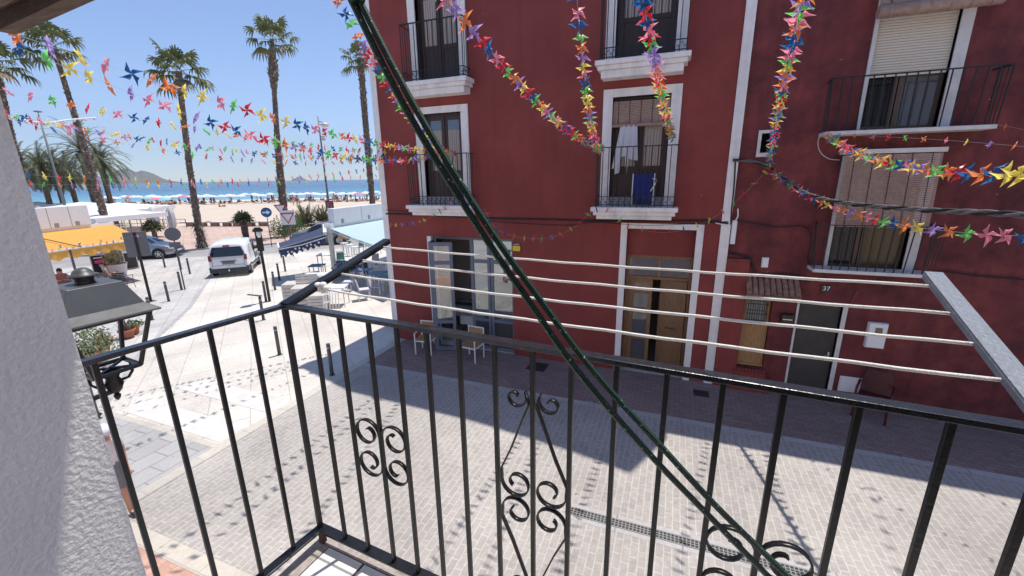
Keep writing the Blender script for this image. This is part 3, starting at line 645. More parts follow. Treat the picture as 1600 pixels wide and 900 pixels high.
# blue folding chair leaning behind the railing
t = thing('folding_chair', 'folded blue fabric chair with white tube frame leaning behind the balcony railing', 'chair', (-.72, 10.0, 4.21))
b = MB(); b.grid([[(-.92+.40*i/6, 10.0+.05*j/4+.01*sin(i), 4.26+.66*j/4) for i in range(7)] for j in range(5)]); b.build('seat_fabric', mat('blue_fabric', (.008, .018, .16), rough=.8, var=.15), t, world=True)
b = MB()
for x in (-.95, -.49): b.tube([(x, 9.98, 4.22), (x, 10.0, 4.5), (x+.0, 10.05, 4.90), (x, 10.06, 4.93)], .012, n=6)
b.tube([(-.95, 9.98, 4.24), (-.49, 9.98, 4.24)], .012, n=6); b.tube([(-.55, 9.95, 4.55), (-.44, 9.94, 4.75), (-.44, 9.96, 4.80), (-.53, 10.0, 4.82)], .012, n=6)
b.build('frame', white_metal, t, world=True)
def cable(name, pix, r, label, m=cable_black, Y=D-.03, cat='cable', grp=None, n=6):
    pts = [ony(x, y, Y) for x, y in pix]
    # smooth by Catmull-Rom
    out = []
    for i in range(len(pts)-1):
        p0 = pts[max(0, i-1)]; p1 = pts[i]; p2 = pts[i+1]; p3 = pts[min(len(pts)-1, i+2)]
        for k in range(5):
            t = k/5; out.append(.5*((2*p1)+(p2-p0)*t+(2*p0-5*p1+4*p2-p3)*t*t+(3*p1-p0-3*p2+p3)*t**3))
    out.append(pts[-1]); b = MB(); b.tube(out, r, n=n)
    return tag(rebase(b.build(name, m)), label, cat, grp)
cable('wall_cable', [(603, 334), (660, 336), (760, 341), (860, 343), (935, 345), (1050, 345), (1100, 345), (1138, 349)], .022, 'thick black cable running level along the smooth red facade')
cable('wall_cable', [(603, 328), (700, 336), (760, 345), (880, 352), (930, 347), (1000, 352), (1075, 350), (1138, 346)], .008, 'thin black cable sagging below the thick one on the smooth red facade')
cable('wall_cable', [(1150, 345), (1180, 349), (1215, 355), (1250, 353), (1266, 362), (1266, 385), (1262, 405), (1267, 420)], .012, 'black cable wandering across the old red wall towards the lower balcony')
cable('wall_cable', [(1149, 250), (1147, 290), (1143, 330), (1142, 352)], .016, 'black cable running down beside the right pale corner strip')
cable('wall_cable', [(1140, 395), (1160, 400), (1172, 404), (1180, 425), (1190, 430), (1220, 428), (1250, 432), (1262, 440)], .020, 'bundle of black cable above the clay tile hood')
cable('wall_cable', [(1455, 428), (1475, 424), (1520, 430), (1600, 437)], .016, 'black cable leaving the lower balcony towards the right edge')
cable('wall_cable', [(1340, 455), (1332, 470), (1326, 480)], .008, 'reddish wire above the white door jamb', mat('copper_red_wire', (.25, .09, .06)))
cable('wall_cable', [(1285, 205), (1278, 222), (1282, 238), (1295, 248), (1312, 250)], .008, 'pale loop of wire at the left end of the upper plain balcony', string_mat)
cable('wall_cable', [(1118, 348), (1140, 352), (1152, 340), (1153, 326)], .014, 'white pipe elbow beside the pale corner strip', white_plastic)
def wallbox(name, label, cat, x0, x1, z0, z1, m, y0=D-.10, lid=True, win=None):
    t = thing(name, label, cat, ((x0+x1)/2, D, z0)); b = MB(); b.box(x0, x1, y0+.02, D+.019, z0, z1); b.build('case', m, t, world=True, bevel=.008)
    b = MB(); b.box(x0+.012, x1-.012, y0, y0+.019, z0+.012, z1-.012); b.build('lid', m, t, world=True, bevel=.006)
    if win: b = MB(); b.box(*win[:2], y0-.006, y0-.001, *win[2:]); b.build('meter_window', mat('yellowed_meter_glass', (.16, .14, .07), rough=.3), t, world=True)
wallbox('meter_box', 'white meter box with a small yellowed window on the old red wall', 'meter box', 3.90, 4.22, 1.36, 1.90, white_plastic, win=(4.01, 4.13, 1.64, 1.81))
wallbox('junction_box', 'small white junction box above the clay tile hood', 'junction box', 1.83, 1.96, 2.92, 3.14, white_plastic, D-.06)
wallbox('cable_cover', 'narrow white cable cover beside the right pale corner strip', 'cable cover', 1.17, 1.27, 3.40, 3.92, white_plastic, D-.06)
wallbox('mailbox', 'black mailbox beside the barred wooden door', 'mailbox', 2.34, 2.58, 1.66, 1.92, mat('black_mailbox', (.014, .014, .015), rough=.35), D-.10)
b = MB(); b.box(2.37, 2.55, D-.106, D-.101, 1.80, 1.82); o = b.build('letter_slot', alloy, bpy.data.objects['mailbox'], world=True)
def text3(s, size, loc, rot, m, name='lettering', parent=None, ext=.002, align='CENTER'):
    cu = bpy.data.curves.new('t', 'FONT'); cu.body = s; cu.size = size; cu.extrude = ext; cu.align_x = align; cu.align_y = 'CENTER'; cu.resolution_u = 3
    ob = bpy.data.objects.new('t', cu); C.objects.link(ob); dg = bpy.context.evaluated_depsgraph_get(); me = bpy.data.meshes.new_from_object(ob.evaluated_get(dg))
    bpy.data.objects.remove(ob); me.materials.clear(); me.materials.append(m); o = bpy.data.objects.new(name, me); C.objects.link(o)
    o.location = loc; o.rotation_euler = rot
    if parent: o.parent = parent; o.location = Vector(loc)-parent.location
    return o
white_ink = mat('white_lettering', (.80, .80, .80), rough=.5)
t = thing('house_number', 'small black tile reading 37 on the old red wall', 'house number', (3.08, D, 2.47))
b = MB(); b.box(2.99, 3.17, D-.012, D+.019, 2.47, 2.60); b.build('plate', mat('black_enamel', (.012, .012, .014), rough=.3), t, world=True)
text3('37', .13, (3.08, D-.015, 2.535), (radians(90), 0, 0), white_ink, parent=t, name='number')
t = thing('alarm_sign', 'small black and yellow warning sign at the right of the glass shop front', 'sign', (-3.84, D, 2.98))
b = MB(); b.box(-3.97, -3.73, D-.015, D-.001, 2.98, 3.22); b.build('plate', MATS['black_enamel'], t, world=True)
b = MB(); b.box(-3.955, -3.745, D-.019, D-.0151, 3.0, 3.14); b.build('yellow_field', mat('warning_yellow', (.75, .48, .02)), t, world=True)
text3('ALARMA', .045, (-3.85, D-.021, 3.18), (radians(90), 0, 0), white_ink, parent=t)
# slatted terrace chairs outside the shop
def terrace_chair():
    t = thing('terrace_chair', 'white framed chair with wooden slats, left of the two by the shop front', 'chair', (-6.45, 9.62, 0), radians(8), 'slatted chairs by the shop front')
    f = MB()
    for x in (-.24, .24):
        f.bar((x, .24, 0), (x, .26, .85), .03, .03, up=(1, 0, 0)); f.bar((x, -.22, 0), (x, -.22, .62), .03, .03, up=(1, 0, 0)); f.bar((x, -.235, .635), (x, .25, .635), .035, .02); f.bar((x, -.22, .41), (x, .24, .41), .03, .03)
    f.bar((-.255, .26, .865), (.255, .26, .865), .03, .03); f.bar((-.255, -.22, .41), (.255, -.22, .41), .03, .03); f.bar((-.24, .25, .55), (.24, .25, .55), .02, .02)
    f.build('frame', white_metal, t, bevel=.004)
    s = MB()
    for i in range(6): s.box(-.225, .225, -.20+i*.075, -.135+i*.075, .425, .44)
    s.build('seat', oak_light, t)
    s = MB()
    for i in range(4): s.box(-.222, .222, .235, .25, .57+i*.07, .633+i*.07)
    s.build('backrest', oak_light, t); return t
tc = terrace_chair(); dup(tc, (-4.98, 9.62, 0), radians(-6), 'white framed chair with wooden slats, right of the two by the shop front')
# red plastic armchair
t = thing('plastic_armchair', 'glossy dark red plastic armchair tipped against the old red wall', 'chair', (4.08, 9.80, 0), radians(-25)); rp = mat('dark_red_plastic', (.07, .005, .008), rough=.5)
b = MB()
for x, y in ((-.24, -.22), (.24, -.22), (-.22, .22), (.22, .22)): b.bar((x*1.1, y*1.1, 0), (x, y, .44), .045, .03, up=(0, 1, 0))
b.build('legs', rp, t, bevel=.006)
b = MB(); b.grid([[(-.25+.5*i/6, -.24+.48*j/5, .44-.02*sin(pi*i/6)*sin(pi*j/5)) for i in range(7)] for j in range(6)]); b.grid([[(-.25+.5*i/6, -.24+.48*j/5, .42-.02*sin(pi*i/6)*sin(pi*j/5)) for i in range(7)] for j in range(6)]); b.build('seat', rp, t)
b = MB(); b.grid([[((-.25+.5*i/8)*(1-.25*(j/6)**3), .24+.12*j/6-.04*sin(pi*i/8), .44+.46*j/6) for i in range(9)] for j in range(7)]); b.grid([[((-.25+.5*i/8)*(1-.25*(j/6)**3), .255+.12*j/6-.04*sin(pi*i/8), .44+.46*j/6) for i in range(9)] for j in range(7)]); b.build('backrest', rp, t)
for x in (-.27, .27):
    b = MB(); b.tube([(x, -.24, .42), (x, -.25, .60), (x, -.15, .66), (x, .2, .66), (x, .30, .60)], .022, n=6); b.build('armrest', rp, t)
wallbox('wall_panel', 'white square cover low on the old red wall behind the red armchair', 'cover', 3.62, 4.06, .26, .62, white_plastic, D-.02)
# drains
def grate(label, x0, x1, y0, y1):
    t = thing('drain_cover', label, 'drain cover', ((x0+x1)/2, (y0+y1)/2, .006)); b = MB(); b.box(x0, x1, y0, y1, .001, .010); b.build('cover', mat('cast_iron', (.028, .027, .026), rough=.6, var=.3, vscale=20), t, world=True)
    b = MB(); n = 7
    for i in range(n): b.box(x0+.03, x1-.03, y0+.03+(y1-y0-.06)*i/n, y0+.03+(y1-y0-.06)*(i+.5)/n, .010, .016)
    b.build('ribs', MATS['cast_iron'], t, world=True)
grate('square dark iron cover on the reddish pavement left of the oak door', -3.36, -2.86, 9.50, 9.98); grate('small dark iron cover on the reddish pavement below the pale corner strip', .72, 1.05, 9.50, 9.80)
t = thing('drain_channel', 'narrow perforated drain channel set in the grey street paving', 'drain', (3, 5.18, 0))
b = MB(); b.box(-1.2, 9, 5.10, 5.12, .002, .012); b.box(-1.2, 9, 5.24, 5.26, .002, .012)
for i in range(200):
    x = -1.19+i*.051; b.box(x, x+.016, 5.12, 5.24, .002, .012)
for y in (5.16, 5.20): b.box(-1.2, 9, y-.007, y+.007, .002, .0121)
b.build('grid', mat('galvanised_grid', (.20, .20, .20), rough=.5), t, world=True)
b = MB(); b.box(-1.2, 9, 5.12, 5.24, .0045, .0055); b.build('channel', mat('dark_channel', (.01, .01, .01)), t, world=True)
b = MB(); b.box(-1.25, 9, 5.02, 5.10, .001, .0065); b.box(-1.25, 9, 5.26, 5.34, .001, .0065); b.build('edging', kerb_grey, t, world=True)
# restaurant tables seen through the open door
cloth = mat('table_linen', (.70, .70, .70), rough=.9); runner = mat('blue_table_runner', (.05, .14, .22), rough=.85); gold_wood = mat('dark_bistro_wood', (.05, .03, .02), rough=.5)
def table_set(x, y, label, run=True):
    t = thing('dining_table', label, 'table', (x, y, .02), 0, 'tables inside the shop front')
    b = MB(); b.box(-.4, .4, -.4, .4, .72, .75); b.build('tabletop', gold_wood, t)
    for sx in (-.34, .34):
        for sy in (-.34, .34): b = MB(); b.box(sx-.02, sx+.02, sy-.02, sy+.02, 0, .72); b.build('leg', gold_wood, t)
    o = MB(); o.box(-.42, .42, -.42, .42, .752, .757); 
    rows = [[(-.43+.86*i/12, -.43-.02*sin(i*2), .757-.28*j/3) for i in range(13)] for j in range(4)]; o.grid(rows)
    q = o.build('tablecloth', cloth); q.location = (x, y, .02); tag(q, label.replace('table', 'white tablecloth on the table', 1) if 'table' in label else label, 'tablecloth')
    if run: o = MB(); o.box(-.40, .40, -.15, .15, .760, .764); q = o.build('table_runner', runner); q.location = (x, y, .02); tag(q, 'blue runner across the '+label, 'table runner')
table_set(-5.55, 11.3, 'set table just inside the open glass door'); table_set(-4.4, 11.2, 'set table behind the right hand shop panes'); table_set(-6.4, 12.0, 'set table deep inside the shop, farthest from the door')
# ---------------------------------------------------------------- our side: wall, balcony, rack, cord, lantern, eave
TH = radians(-4); U = Vector((cos(TH), sin(TH), 0)); NN = Vector((-sin(TH), cos(TH), 0)); UP = Vector((0, 0, 1)); S0 = Vector((-1.327, 1.075, 0))
def rl(u, z, n=0.0): return S0+U*u+NN*n+UP*z
def fac(x):                                # y of our facade at x
    return .187-(x+.5)*tan(radians(4))
own = thing('own_house', 'white rough plastered house wall at the near left with a door opening', 'house', (-.5, 0, 0))
b = MB(); yb = -.55
# wall as prisms in plan (facade rotated 4 degrees), door opening from x=-.5 to 1.5
def pw(x0, x1, z0, z1):
    b.prism([(x0, fac(x0), z0), (x1, fac(x1), z0), (x1, yb, z0), (x0, yb, z0)], (0, 0, z1-z0))
pw(-6.9, -.5, 0, 8.4); pw(1.5, 9, 0, 8.4); pw(-.5, 1.5, 0, 3.30); pw(-.5, 1.5, 5.62, 8.4)
b.box(-6.9, -6.6, -6, yb, 0, 8.4); b.box(8.7, 9, -6, yb, 0, 8.4); b.box(-6.9, 9, -6.3, -6, 0, 8.4)
b.build('wall', white_plaster, own, world=True)
b = MB(); b.box(-6.9, 9.2, -6.3, .35, 8.4, 8.6); b.build('roof', MATS['flat_roof'], own, world=True)
b = MB(); b.box(-6.6, 8.7, -6, yb, 3.25, 3.36); b.box(-6.6, 8.7, -6, yb, 6.3, 6.4); b.build('room_floor', oak, own, world=True)
# balcony slab with tiles
tile_w = mat('white_floor_tile', (.72, .70, .68), rough=.35, var=.05, vscale=20); grout = mat('dark_grout', (.055, .05, .048), rough=.9); speck = mat('speckled_stone_edging', (.42, .37, .34), rough=.6, col2=(.26, .22, .20), vscale=60, detail=8)
bal = thing('balcony', 'our balcony floor of white tiles with dark joints and a speckled stone edge', 'balcony', (.2, .6, 3.2))
b = MB(); L2 = 2.75
e0, e1 = -.02, L2
def slab(u0, u1, n0, n1, z0, z1, m, name, bev=0):
    q = MB(); q.prism([rl(u0, z0, n0), rl(u1, z0, n0), rl(u1, z0, n1), rl(u0, z0, n1)], (0, 0, z1-z0)); return q.build(name, m, bal, world=True, bevel=bev)
slab(.0, L2, -.86, .03, 3.18, 3.34, MATS['white_rough_plaster'], 'slab'); slab(-.03, L2, -.006, .05, 3.341, 3.372, speck, 'stone_edge', .004); slab(-.03, .045, -.86, -.0065, 3.341, 3.372, speck, 'stone_edge', .004)
slab(.0455, L2, -.86, -.0065, 3.341, 3.366, grout, 'joints')
b = MB(); ts = .20
for i in range(14):
    for j in range(5):
        u0 = .052+i*ts; n1 = -.012-j*ts; u1 = min(u0+ts-.012, L2); n0 = max(n1-ts+.012, -.86)
        if u1-u0 > .02 and n1-n0 > .02: b.prism([rl(u0, 3.3665, n0), rl(u1, 3.3665, n0), rl(u1, 3.3665, n1), rl(u0, 3.3665, n1)], (0, 0, .005))
b.build('tiles', tile_w, bal, world=True)
# railing
rail = thing('balcony_railing', 'black iron balcony railing with curled scroll ornaments in the foreground', 'railing', rl(1, 3.37))
KR = dict(parent=rail, world=True)
b = MB(); cz = 4.452
b.bar(rl(-.017, cz), rl(L2, cz), .034, .014); b.build('top_rail', top_paint, bevel=.002, **KR)
sdir = Vector((sin(radians(187.5)), cos(radians(187.5)), 0))
cn = rl(0, 0)
b = MB(); b.bar(cn+UP*cz-NN*.0175, cn+UP*cz+sdir*.86, .030, .014); b.build('top_rail', top_paint, bevel=.002, **KR)
b = MB(); b.bar(rl(-.02, 3.445), rl(L2, 3.445), .042, .010); b.bar(cn+UP*3.445-NN*.0215, cn+UP*3.445+sdir*.86, .042, .010); b.build('bottom_rail', rail_paint, bevel=.0015, **KR)
b = MB(); b.bar(rl(0.004, 3.372), rl(.004, 3.44), .022, .022, up=NN); b.bar(rl(1.2, 3.372), rl(1.2, 3.44), .022, .022, up=NN); b.build('foot', mat('rusty_iron', (.10, .05, .035), rough=.8, var=.4, vscale=30), **KR)
us = [0.0, .147, .274, .406, .523, .641, .758, .877, .995, 1.106, 1.224, 1.343, 1.463, 1.58, 1.71, 1.85, 1.98, 2.11, 2.24, 2.37, 2.5, 2.62, 2.74]
for i, u in enumerate(us):
    b = MB(); wd = .018 if i == 0 else .0132; b.bar(rl(u, 3.450), rl(u, 4.444), wd, wd, up=U); b.build('baluster', rail_paint, bevel=.0012, **KR)
for d in (.125, .257, .396, .535, .67, .80):
    b = MB(); p = cn+sdir*d; b.bar(p+UP*3.450, p+UP*4.444, .0132, .0132, up=sdir); b.build('baluster', rail_paint, bevel=.0012, **KR)
def spiral(cu, cz_, r0, a0, turns, hand, r1=.009, n=22):
    return [(cu+hand*0+(r0+(r1-r0)*i/n)*cos(a0+hand*turns*2*pi*i/n), cz_+(r0+(r1-r0)*i/n)*sin(a0+hand*turns*2*pi*i/n)) for i in range(n+1)]
def flatbar(b, uz, nn=0.0, t=.0045, wdt=.014):
    b.tube([rl(u, z, nn) for u, z in uz], t, n=4, sm=False, flat=(wdt/2, t/2*1.0), up=None) if False else None
    # rectangular section kept upright across the rail thickness
    pts = [rl(u, z, nn) for u, z in uz]; o = len(b.v); k = len(pts)
    for i, p in enumerate(pts):
        tt = (pts[min(i+1, k-1)]-pts[max(i-1, 0)]).normalized(); q = tt.cross(NN).normalized()
        for a, c in ((-1, -1), (1, -1), (1, 1), (-1, 1)): b.v.append(p+NN*(a*wdt/2)+q*(c*t/2))
    for i in range(k-1):
        for j in range(4):
            a = o+i*4+j; c = o+i*4+(j+1) % 4; b.f.append([a, c, c+4, a+4]); b.mi.append(0); b.sm.append(j in (0, 2))
    b.f += [[o+j for j in range(4)][::-1], [o+(k-1)*4+j for j in range(4)]]; b.mi += [0, 0]; b.sm += [False, False]
def arc(cu, cz_, r, a0, a1, n=12): return [(cu+r*cos(a0+(a1-a0)*i/n), cz_+r*sin(a0+(a1-a0)*i/n)) for i in range(n+1)]
def cscroll(ub, side):                   # C scroll hugging the baluster at ub, opening to side (+1/-1)
    cu = ub+side*.063; zt, zb_ = 4.008, 3.882; r = .059
    pts = []
    # upper curl, from its eye outwards, over the top, down beside the baluster, under, lower curl
    n = 26
    up = []
    for i in range(n+1):
        q = i/n; rr = .017+(r-.017)*q**.6; a = -pi*1.5+pi*2.5*q
        up.append((rr, a))
    for rr, a in up: pts.append((cu+ side*(rr*cos(a)), zt+rr*sin(a)))
    low = [(cu+side*(rr*cos(a)), zb_-rr*sin(a)) for rr, a in up][::-1]
    return pts+low
for ub in (.406, 1.58):
    for side in (-1, 1):
        b = MB(); flatbar(b, cscroll(ub, side)); b.build('scroll', rail_paint, **KR)
def lyre(ub, sx, sz):                    # quarter of the diamond ornament
    zc = 3.944; pts = []
    # outward curl at the tip
    tip = []
    n = 20
    for i in range(n+1):
        q = i/n; rr = .008+.030*q; a = pi*.9-2*pi*1.05*q*1.0
        tip.append((ub+sx*(.012+.042+rr*cos(a)), zc+sz*(.345+rr*sin(a))))
    tip2 = tip
    line = [(ub+sx*.011, zc+sz*.33), (ub+sx*.030, zc+sz*.28), (ub+sx*.070, zc+sz*.17), (ub+sx*.105, zc+sz*.09)]
    curl = []
    for i in range(n+7):
        q = i/(n+6); rr = .050-.034*q**1.5; a = radians(10)-2*pi*1.15*q
        curl.append((ub+sx*(.054+rr*cos(a)), zc+sz*(.052+rr*sin(a)*1.0)))
    return tip2, line, curl
for sx in (-1, 1):
    for sz in (-1, 1):
        a, l, c = lyre(.995, sx, sz); b = MB(); flatbar(b, a+l+c); b.build('scroll', rail_paint, **KR)
# clothes rack: two tilted flat arms and four lines
rack = thing('clothes_rack', 'clothes rack of two flat arms with four white lines on the railing', 'clothes rack', rl(1, 4.46))
KK = dict(parent=rack, world=True)
EL = radians(15.5); A_ = NN*cos(EL)+UP*sin(EL)
def rk(u, a, h=0): return rl(u, 4.452)+A_*a+A_.cross(U)*0+UP*h
for u in (.012, 1.985):
    b = MB(); up = U.cross(A_); b.bar(rk(u, -.01, .012), rk(u, .585, .012), .040, .008, up=up); b.bar(rk(u-.019, -.01, .002), rk(u-.019, .585, .002), .004, .016, up=up); b.bar(rk(u+.019, -.01, .002), rk(u+.019, .585, .002), .004, .016, up=up)
    b.build('arm', rail_paint if u < 1 else mat('grey_scuffed_arm_paint', (.17, .19, .225), rough=.4, var=.15, vscale=80, bump=.2, bscale=120), bevel=.001, **KK)
for k, a in enumerate((.138, .262, .392, .535)):
    b = MB(); pts = []; sag = .010
    for i in range(25):
        t = i/24; p = rk(.03+(1.965-.03)*t, a, -.002); pts.append(p-UP*(sag*4*t*(1-t))+UP*.0012*sin(i*1.9+k))
    b.tube(pts, .0044, n=7); 
    if k == 0:
        for (du, dz) in ((.0, .012), (.028, .016), (.014, -.004), (.045, .004)): b.ball(rk(.03+du, a, dz), (.016, .014, .012), 8, 5)
    b.build('line', cord_white, **KK)
# doubled braided cord hanging across the view
cordm = bpy.data.materials.new('braided_green_cord'); cordm.use_nodes = True; nt = cordm.node_tree; N = nt.nodes; L = nt.links; p = N['Principled BSDF']; p.inputs['Roughness'].default_value = .5
uvn = N.new('ShaderNodeUVMap'); mp = N.new('ShaderNodeMapping'); mp.inputs['Scale'].default_value = (1, 1, 1); L.new(uvn.outputs[0], mp.inputs[0])
w1 = N.new('ShaderNodeTexChecker'); w1.inputs['Scale'].default_value = 1; L.new(mp.outputs[0], w1.inputs['Vector'])
nn_ = N.new('ShaderNodeTexNoise'); nn_.inputs['Scale'].default_value = .45; L.new(mp.outputs[0], nn_.inputs[0])
w1.inputs['Color1'].default_value = (.002, .004, .003, 1); w1.inputs['Color2'].default_value = (.018, .085, .056, 1)
mr = N.new('ShaderNodeMapRange'); mr.inputs['From Min'].default_value = .66; mr.inputs['From Max'].default_value = .70; L.new(nn_.outputs['Fac'], mr.inputs[0])
mx = N.new('ShaderNodeMix'); mx.data_type = 'RGBA'; mx.inputs[7].default_value = (.42, .50, .45, 1); L.new(mr.outputs[0], mx.inputs[0]); L.new(w1.outputs['Color'], mx.inputs[6]); L.new(mx.outputs[2], p.inputs['Base Color'])
bp = N.new('ShaderNodeBump'); bp.inputs['Strength'].default_value = 1; bp.inputs['Distance'].default_value = .002; L.new(w1.outputs['Fac'], bp.inputs['Height']); L.new(bp.outputs[0], p.inputs['Normal'])
def smooth(pts, k=6):
    out = []
    for i in range(len(pts)-1):
        p0 = pts[max(0, i-1)]; p1 = pts[i]; p2 = pts[i+1]; p3 = pts[min(len(pts)-1, i+2)]
        for j in range(k):
            t = j/k; out.append(.5*((2*p1)+(p2-p0)*t+(2*p0-5*p1+4*p2-p3)*t*t+(3*p1-p0-3*p2+p3)*t**3))
    return out+[pts[-1]]
crd = thing('braided_rope', 'doubled thick braided dark green cord hanging slantwise across the view', 'cord', atd(900, 560, .6))
for pix in ([(540, -17), (549, 0), (634, 170), (744, 350), (826, 470), (903, 580), (1007, 701), (1096, 794), (1198, 898), (1240, 940)], [(551, -17), (561, 0), (650, 170), (760, 350), (845, 470), (927, 580), (1028, 692), (1122, 794), (1229, 898), (1270, 940)]):
    k = len(pix); q_ = [atd(x, y, .50+.12*i/(k-1)) for i, (x, y) in enumerate(pix)]; sft = .02 if pix[1][0] > 555 else 0; pts = smooth([Vector((-.50+sft, .33, 5.52)), Vector((-.46+sft, .34, 5.25))]+q_+[rl(1.66+sft, 3.82, -.06), rl(1.68+sft, 3.50, -.02)], 10)
    n = 12; b = MB(); b.tube(pts, .0045, n=n); me = b.mesh('cord_strand', cordm)
    uv = me.uv_layers.new(name='UVMap'); ln = [0]
    for i in range(1, len(pts)): ln.append(ln[-1]+(pts[i]-pts[i-1]).length)
    for poly in me.polygons:
        for li in poly.loop_indices:
            vi = me.loops[li].vertex_index; r_ = vi//n; c_ = vi % n
            if c_ == 0 and any(me.loops[q].vertex_index % n == n-1 for q in poly.loop_indices) and len(poly.vertices) == 4: c_ = n
            uu = ln[min(r_, len(ln)-1)]/.0032; vv = c_*8/n
            uv.data[li].uv = ((uu+vv)*1.0, (uu-vv)*1.0)
    for v in me.vertices: v.co -= crd.location
    o = bpy.data.objects.new('cord_strand', me); C.objects.link(o); o.parent = crd
# unseen blind roll added over our door to shade the wall reveal
b = MB(); b.tube([(-.55, fac(-.55)+.13, 5.61), (1.55, fac(1.55)+.13, 5.61)], .105, n=16); tag(rebase(b.build('added_shade_roll', blind_wood)), 'unseen roll added above our balcony door to shade the wall reveal', 'blind')
# dark wooden overhang at top left
ev = thing('wooden_overhang', 'dark wooden overhang of planks and beams projecting from our house at top left', 'overhang', (-2.9, .9, 5.7)); zt = 5.70
c1 = onz(24, 50, zt); c2 = onz(135, 0, zt); dd = (c2-c1).normalized(); c2 = c1+dd*1.25; nb = Vector((dd.y, -dd.x, 0)); 
if nb.y > 0: nb = -nb
wood_soffit = mat('weathered_brown_wood', (.155, .105, .075), rough=.85, col2=(.075, .05, .035), vscale=4, streak=(1.5, 14, 14), world=True, bump=.5)
b = MB(); b.prism([c1-dd*.10+UP*.06, c2+UP*.06, c2+nb*1.3+UP*.06, c1-dd*.10+nb*1.3+UP*.06], (0, 0, .03)); b.build('boards', wood_soffit, ev, world=True)
for k, (o_, wdt, hh) in enumerate(((0, .07, .075), (.15, .10, .06), (.34, .10, .06), (.53, .10, .06), (.72, .10, .06), (.91, .10, .06), (1.1, .1, .06))):
    b = MB(); q = nb*(o_+wdt/2); b.bar(c1+q+UP*(.06-hh/2)-dd*(.0 if k == 0 else .08), c2+q+UP*(.06-hh/2), wdt, hh-.002); b.build('beam', wood_soffit, ev, world=True)
# street lantern on its wall bracket
lan = thing('wall_lantern', 'square black iron lantern with a domed vent cap on a scrolled wall bracket', 'lantern', (-3.0, 1.23, 3.7))
LC = Vector((-3.0, 1.23, 0)); lgrey = mat('dark_grey_lantern_paint', (.075, .08, .085), rough=.42, var=.12, vscale=9, bump=.1, bscale=40); KL = dict(parent=lan, world=True); ra = radians(-5)
def sq(h, z, rz=ra): return [LC+Vector((x*cos(rz)-y*sin(rz), x*sin(rz)+y*cos(rz), z)) for x, y in ((-h, -h), (h, -h), (h, h), (-h, h))]
def frus(h0, z0, h1, z1): b = MB(); b.add(sq(h0, z0)+sq(h1, z1), [(3, 2, 1, 0), (4, 5, 6, 7), (0, 1, 5, 4), (1, 2, 6, 5), (2, 3, 7, 6), (3, 0, 4, 7)]); return b
b = frus(.172, 4.236, .116, 4.370); b.build('roof', lgrey, bevel=.003, **KL)
b = frus(.222, 4.186, .222, 4.196); b.add(sq(.222, 4.1965)+sq(.171, 4.237), [(3, 2, 1, 0), (4, 5, 6, 7), (0, 1, 5, 4), (1, 2, 6, 5), (2, 3, 7, 6), (3, 0, 4, 7)]); b.build('eave_rim', mat('light_grey_lantern_rim', (.13, .135, .14), rough=.7, var=.1, vscale=20), bevel=.002, **KL)
b = MB(); b.lathe([(.050, 4.365), (.042, 4.377), (.040, 4.395), (.050, 4.415)], LC, 20); b.build('vent_neck', black_paint, **KL)
b = MB(); b.lathe([(.064, 4.412), (.066, 4.418), (.048, 4.424), (.040, 4.440), (.024, 4.454), (.002, 4.459)], LC, 24); b.build('vent_cap', lgrey, **KL)
q0 = sq(.182, 4.19); q1 = sq(.105, 3.86)
for a, c in zip(q0, q1): b = MB(); b.bar(a, c, .018, .018, up=(1, 0, 0)); b.build('corner_bar', black_paint, **KL)
b = MB()
for i in range(4): b.bar(q1[i], q1[(i+1) % 4], .020, .018)
b.build('lower_frame', black_paint, **KL)
b = MB()
for i in range(4): b.bar(q0[i]-UP*.012, q0[(i+1) % 4]-UP*.012, .020, .02)
b.build('upper_frame', black_paint, **KL)
b = MB(); c0 = LC+UP*3.86
b.bar(q1[0], q1[2], .014, .012); b.bar(q1[1], q1[3], .014, .012); b.lathe([(.012, 3.70), (.03, 3.72), (.045, 3.76), (.03, 3.80), (.05, 3.84), (.02, 3.86)], LC, 14)
for s in (-1, 1):
    b.tube([c0+Vector((0, s*.10, 0)), c0+Vector((0, s*.10, -.06)), c0+Vector((0, s*.075, -.09)), c0+Vector((0, s*.04, -.09))], .008, n=6)
b.lathe([(.002, 3.655), (.014, 3.67), (.018, 3.69), (.008, 3.70)], LC, 10)
b.build('base_mount', black_paint, **KL)
fy = fac(-3.0)
b = MB(); b.bar((-3.0, fy, 3.72), (-3.0, 1.23, 3.72), .022, .022); b.bar((-3.0, fy+.01, 3.2), (-3.0, fy+.01, 3.85), .03, .012)
pts = [(-3.0, fy+.02, 3.28), (-3.0, fy+.12, 3.34), (-3.0, fy+.28, 3.50), (-3.0, fy+.40, 3.62), (-3.0, fy+.47, 3.68)]
cc = [( -3.0, fy+.43+.075*(1-i/22*.85)*cos(pi*.6-i/22*2*pi*1.3), 3.62+.075*(1-i/22*.85)*sin(pi*.6-i/22*2*pi*1.3)) for i in range(23)]
b.tube(smooth([Vector(p) for p in pts], 4), .009, n=6); b.tube(cc, .009, n=6)
b.build('bracket', black_paint, **KL)
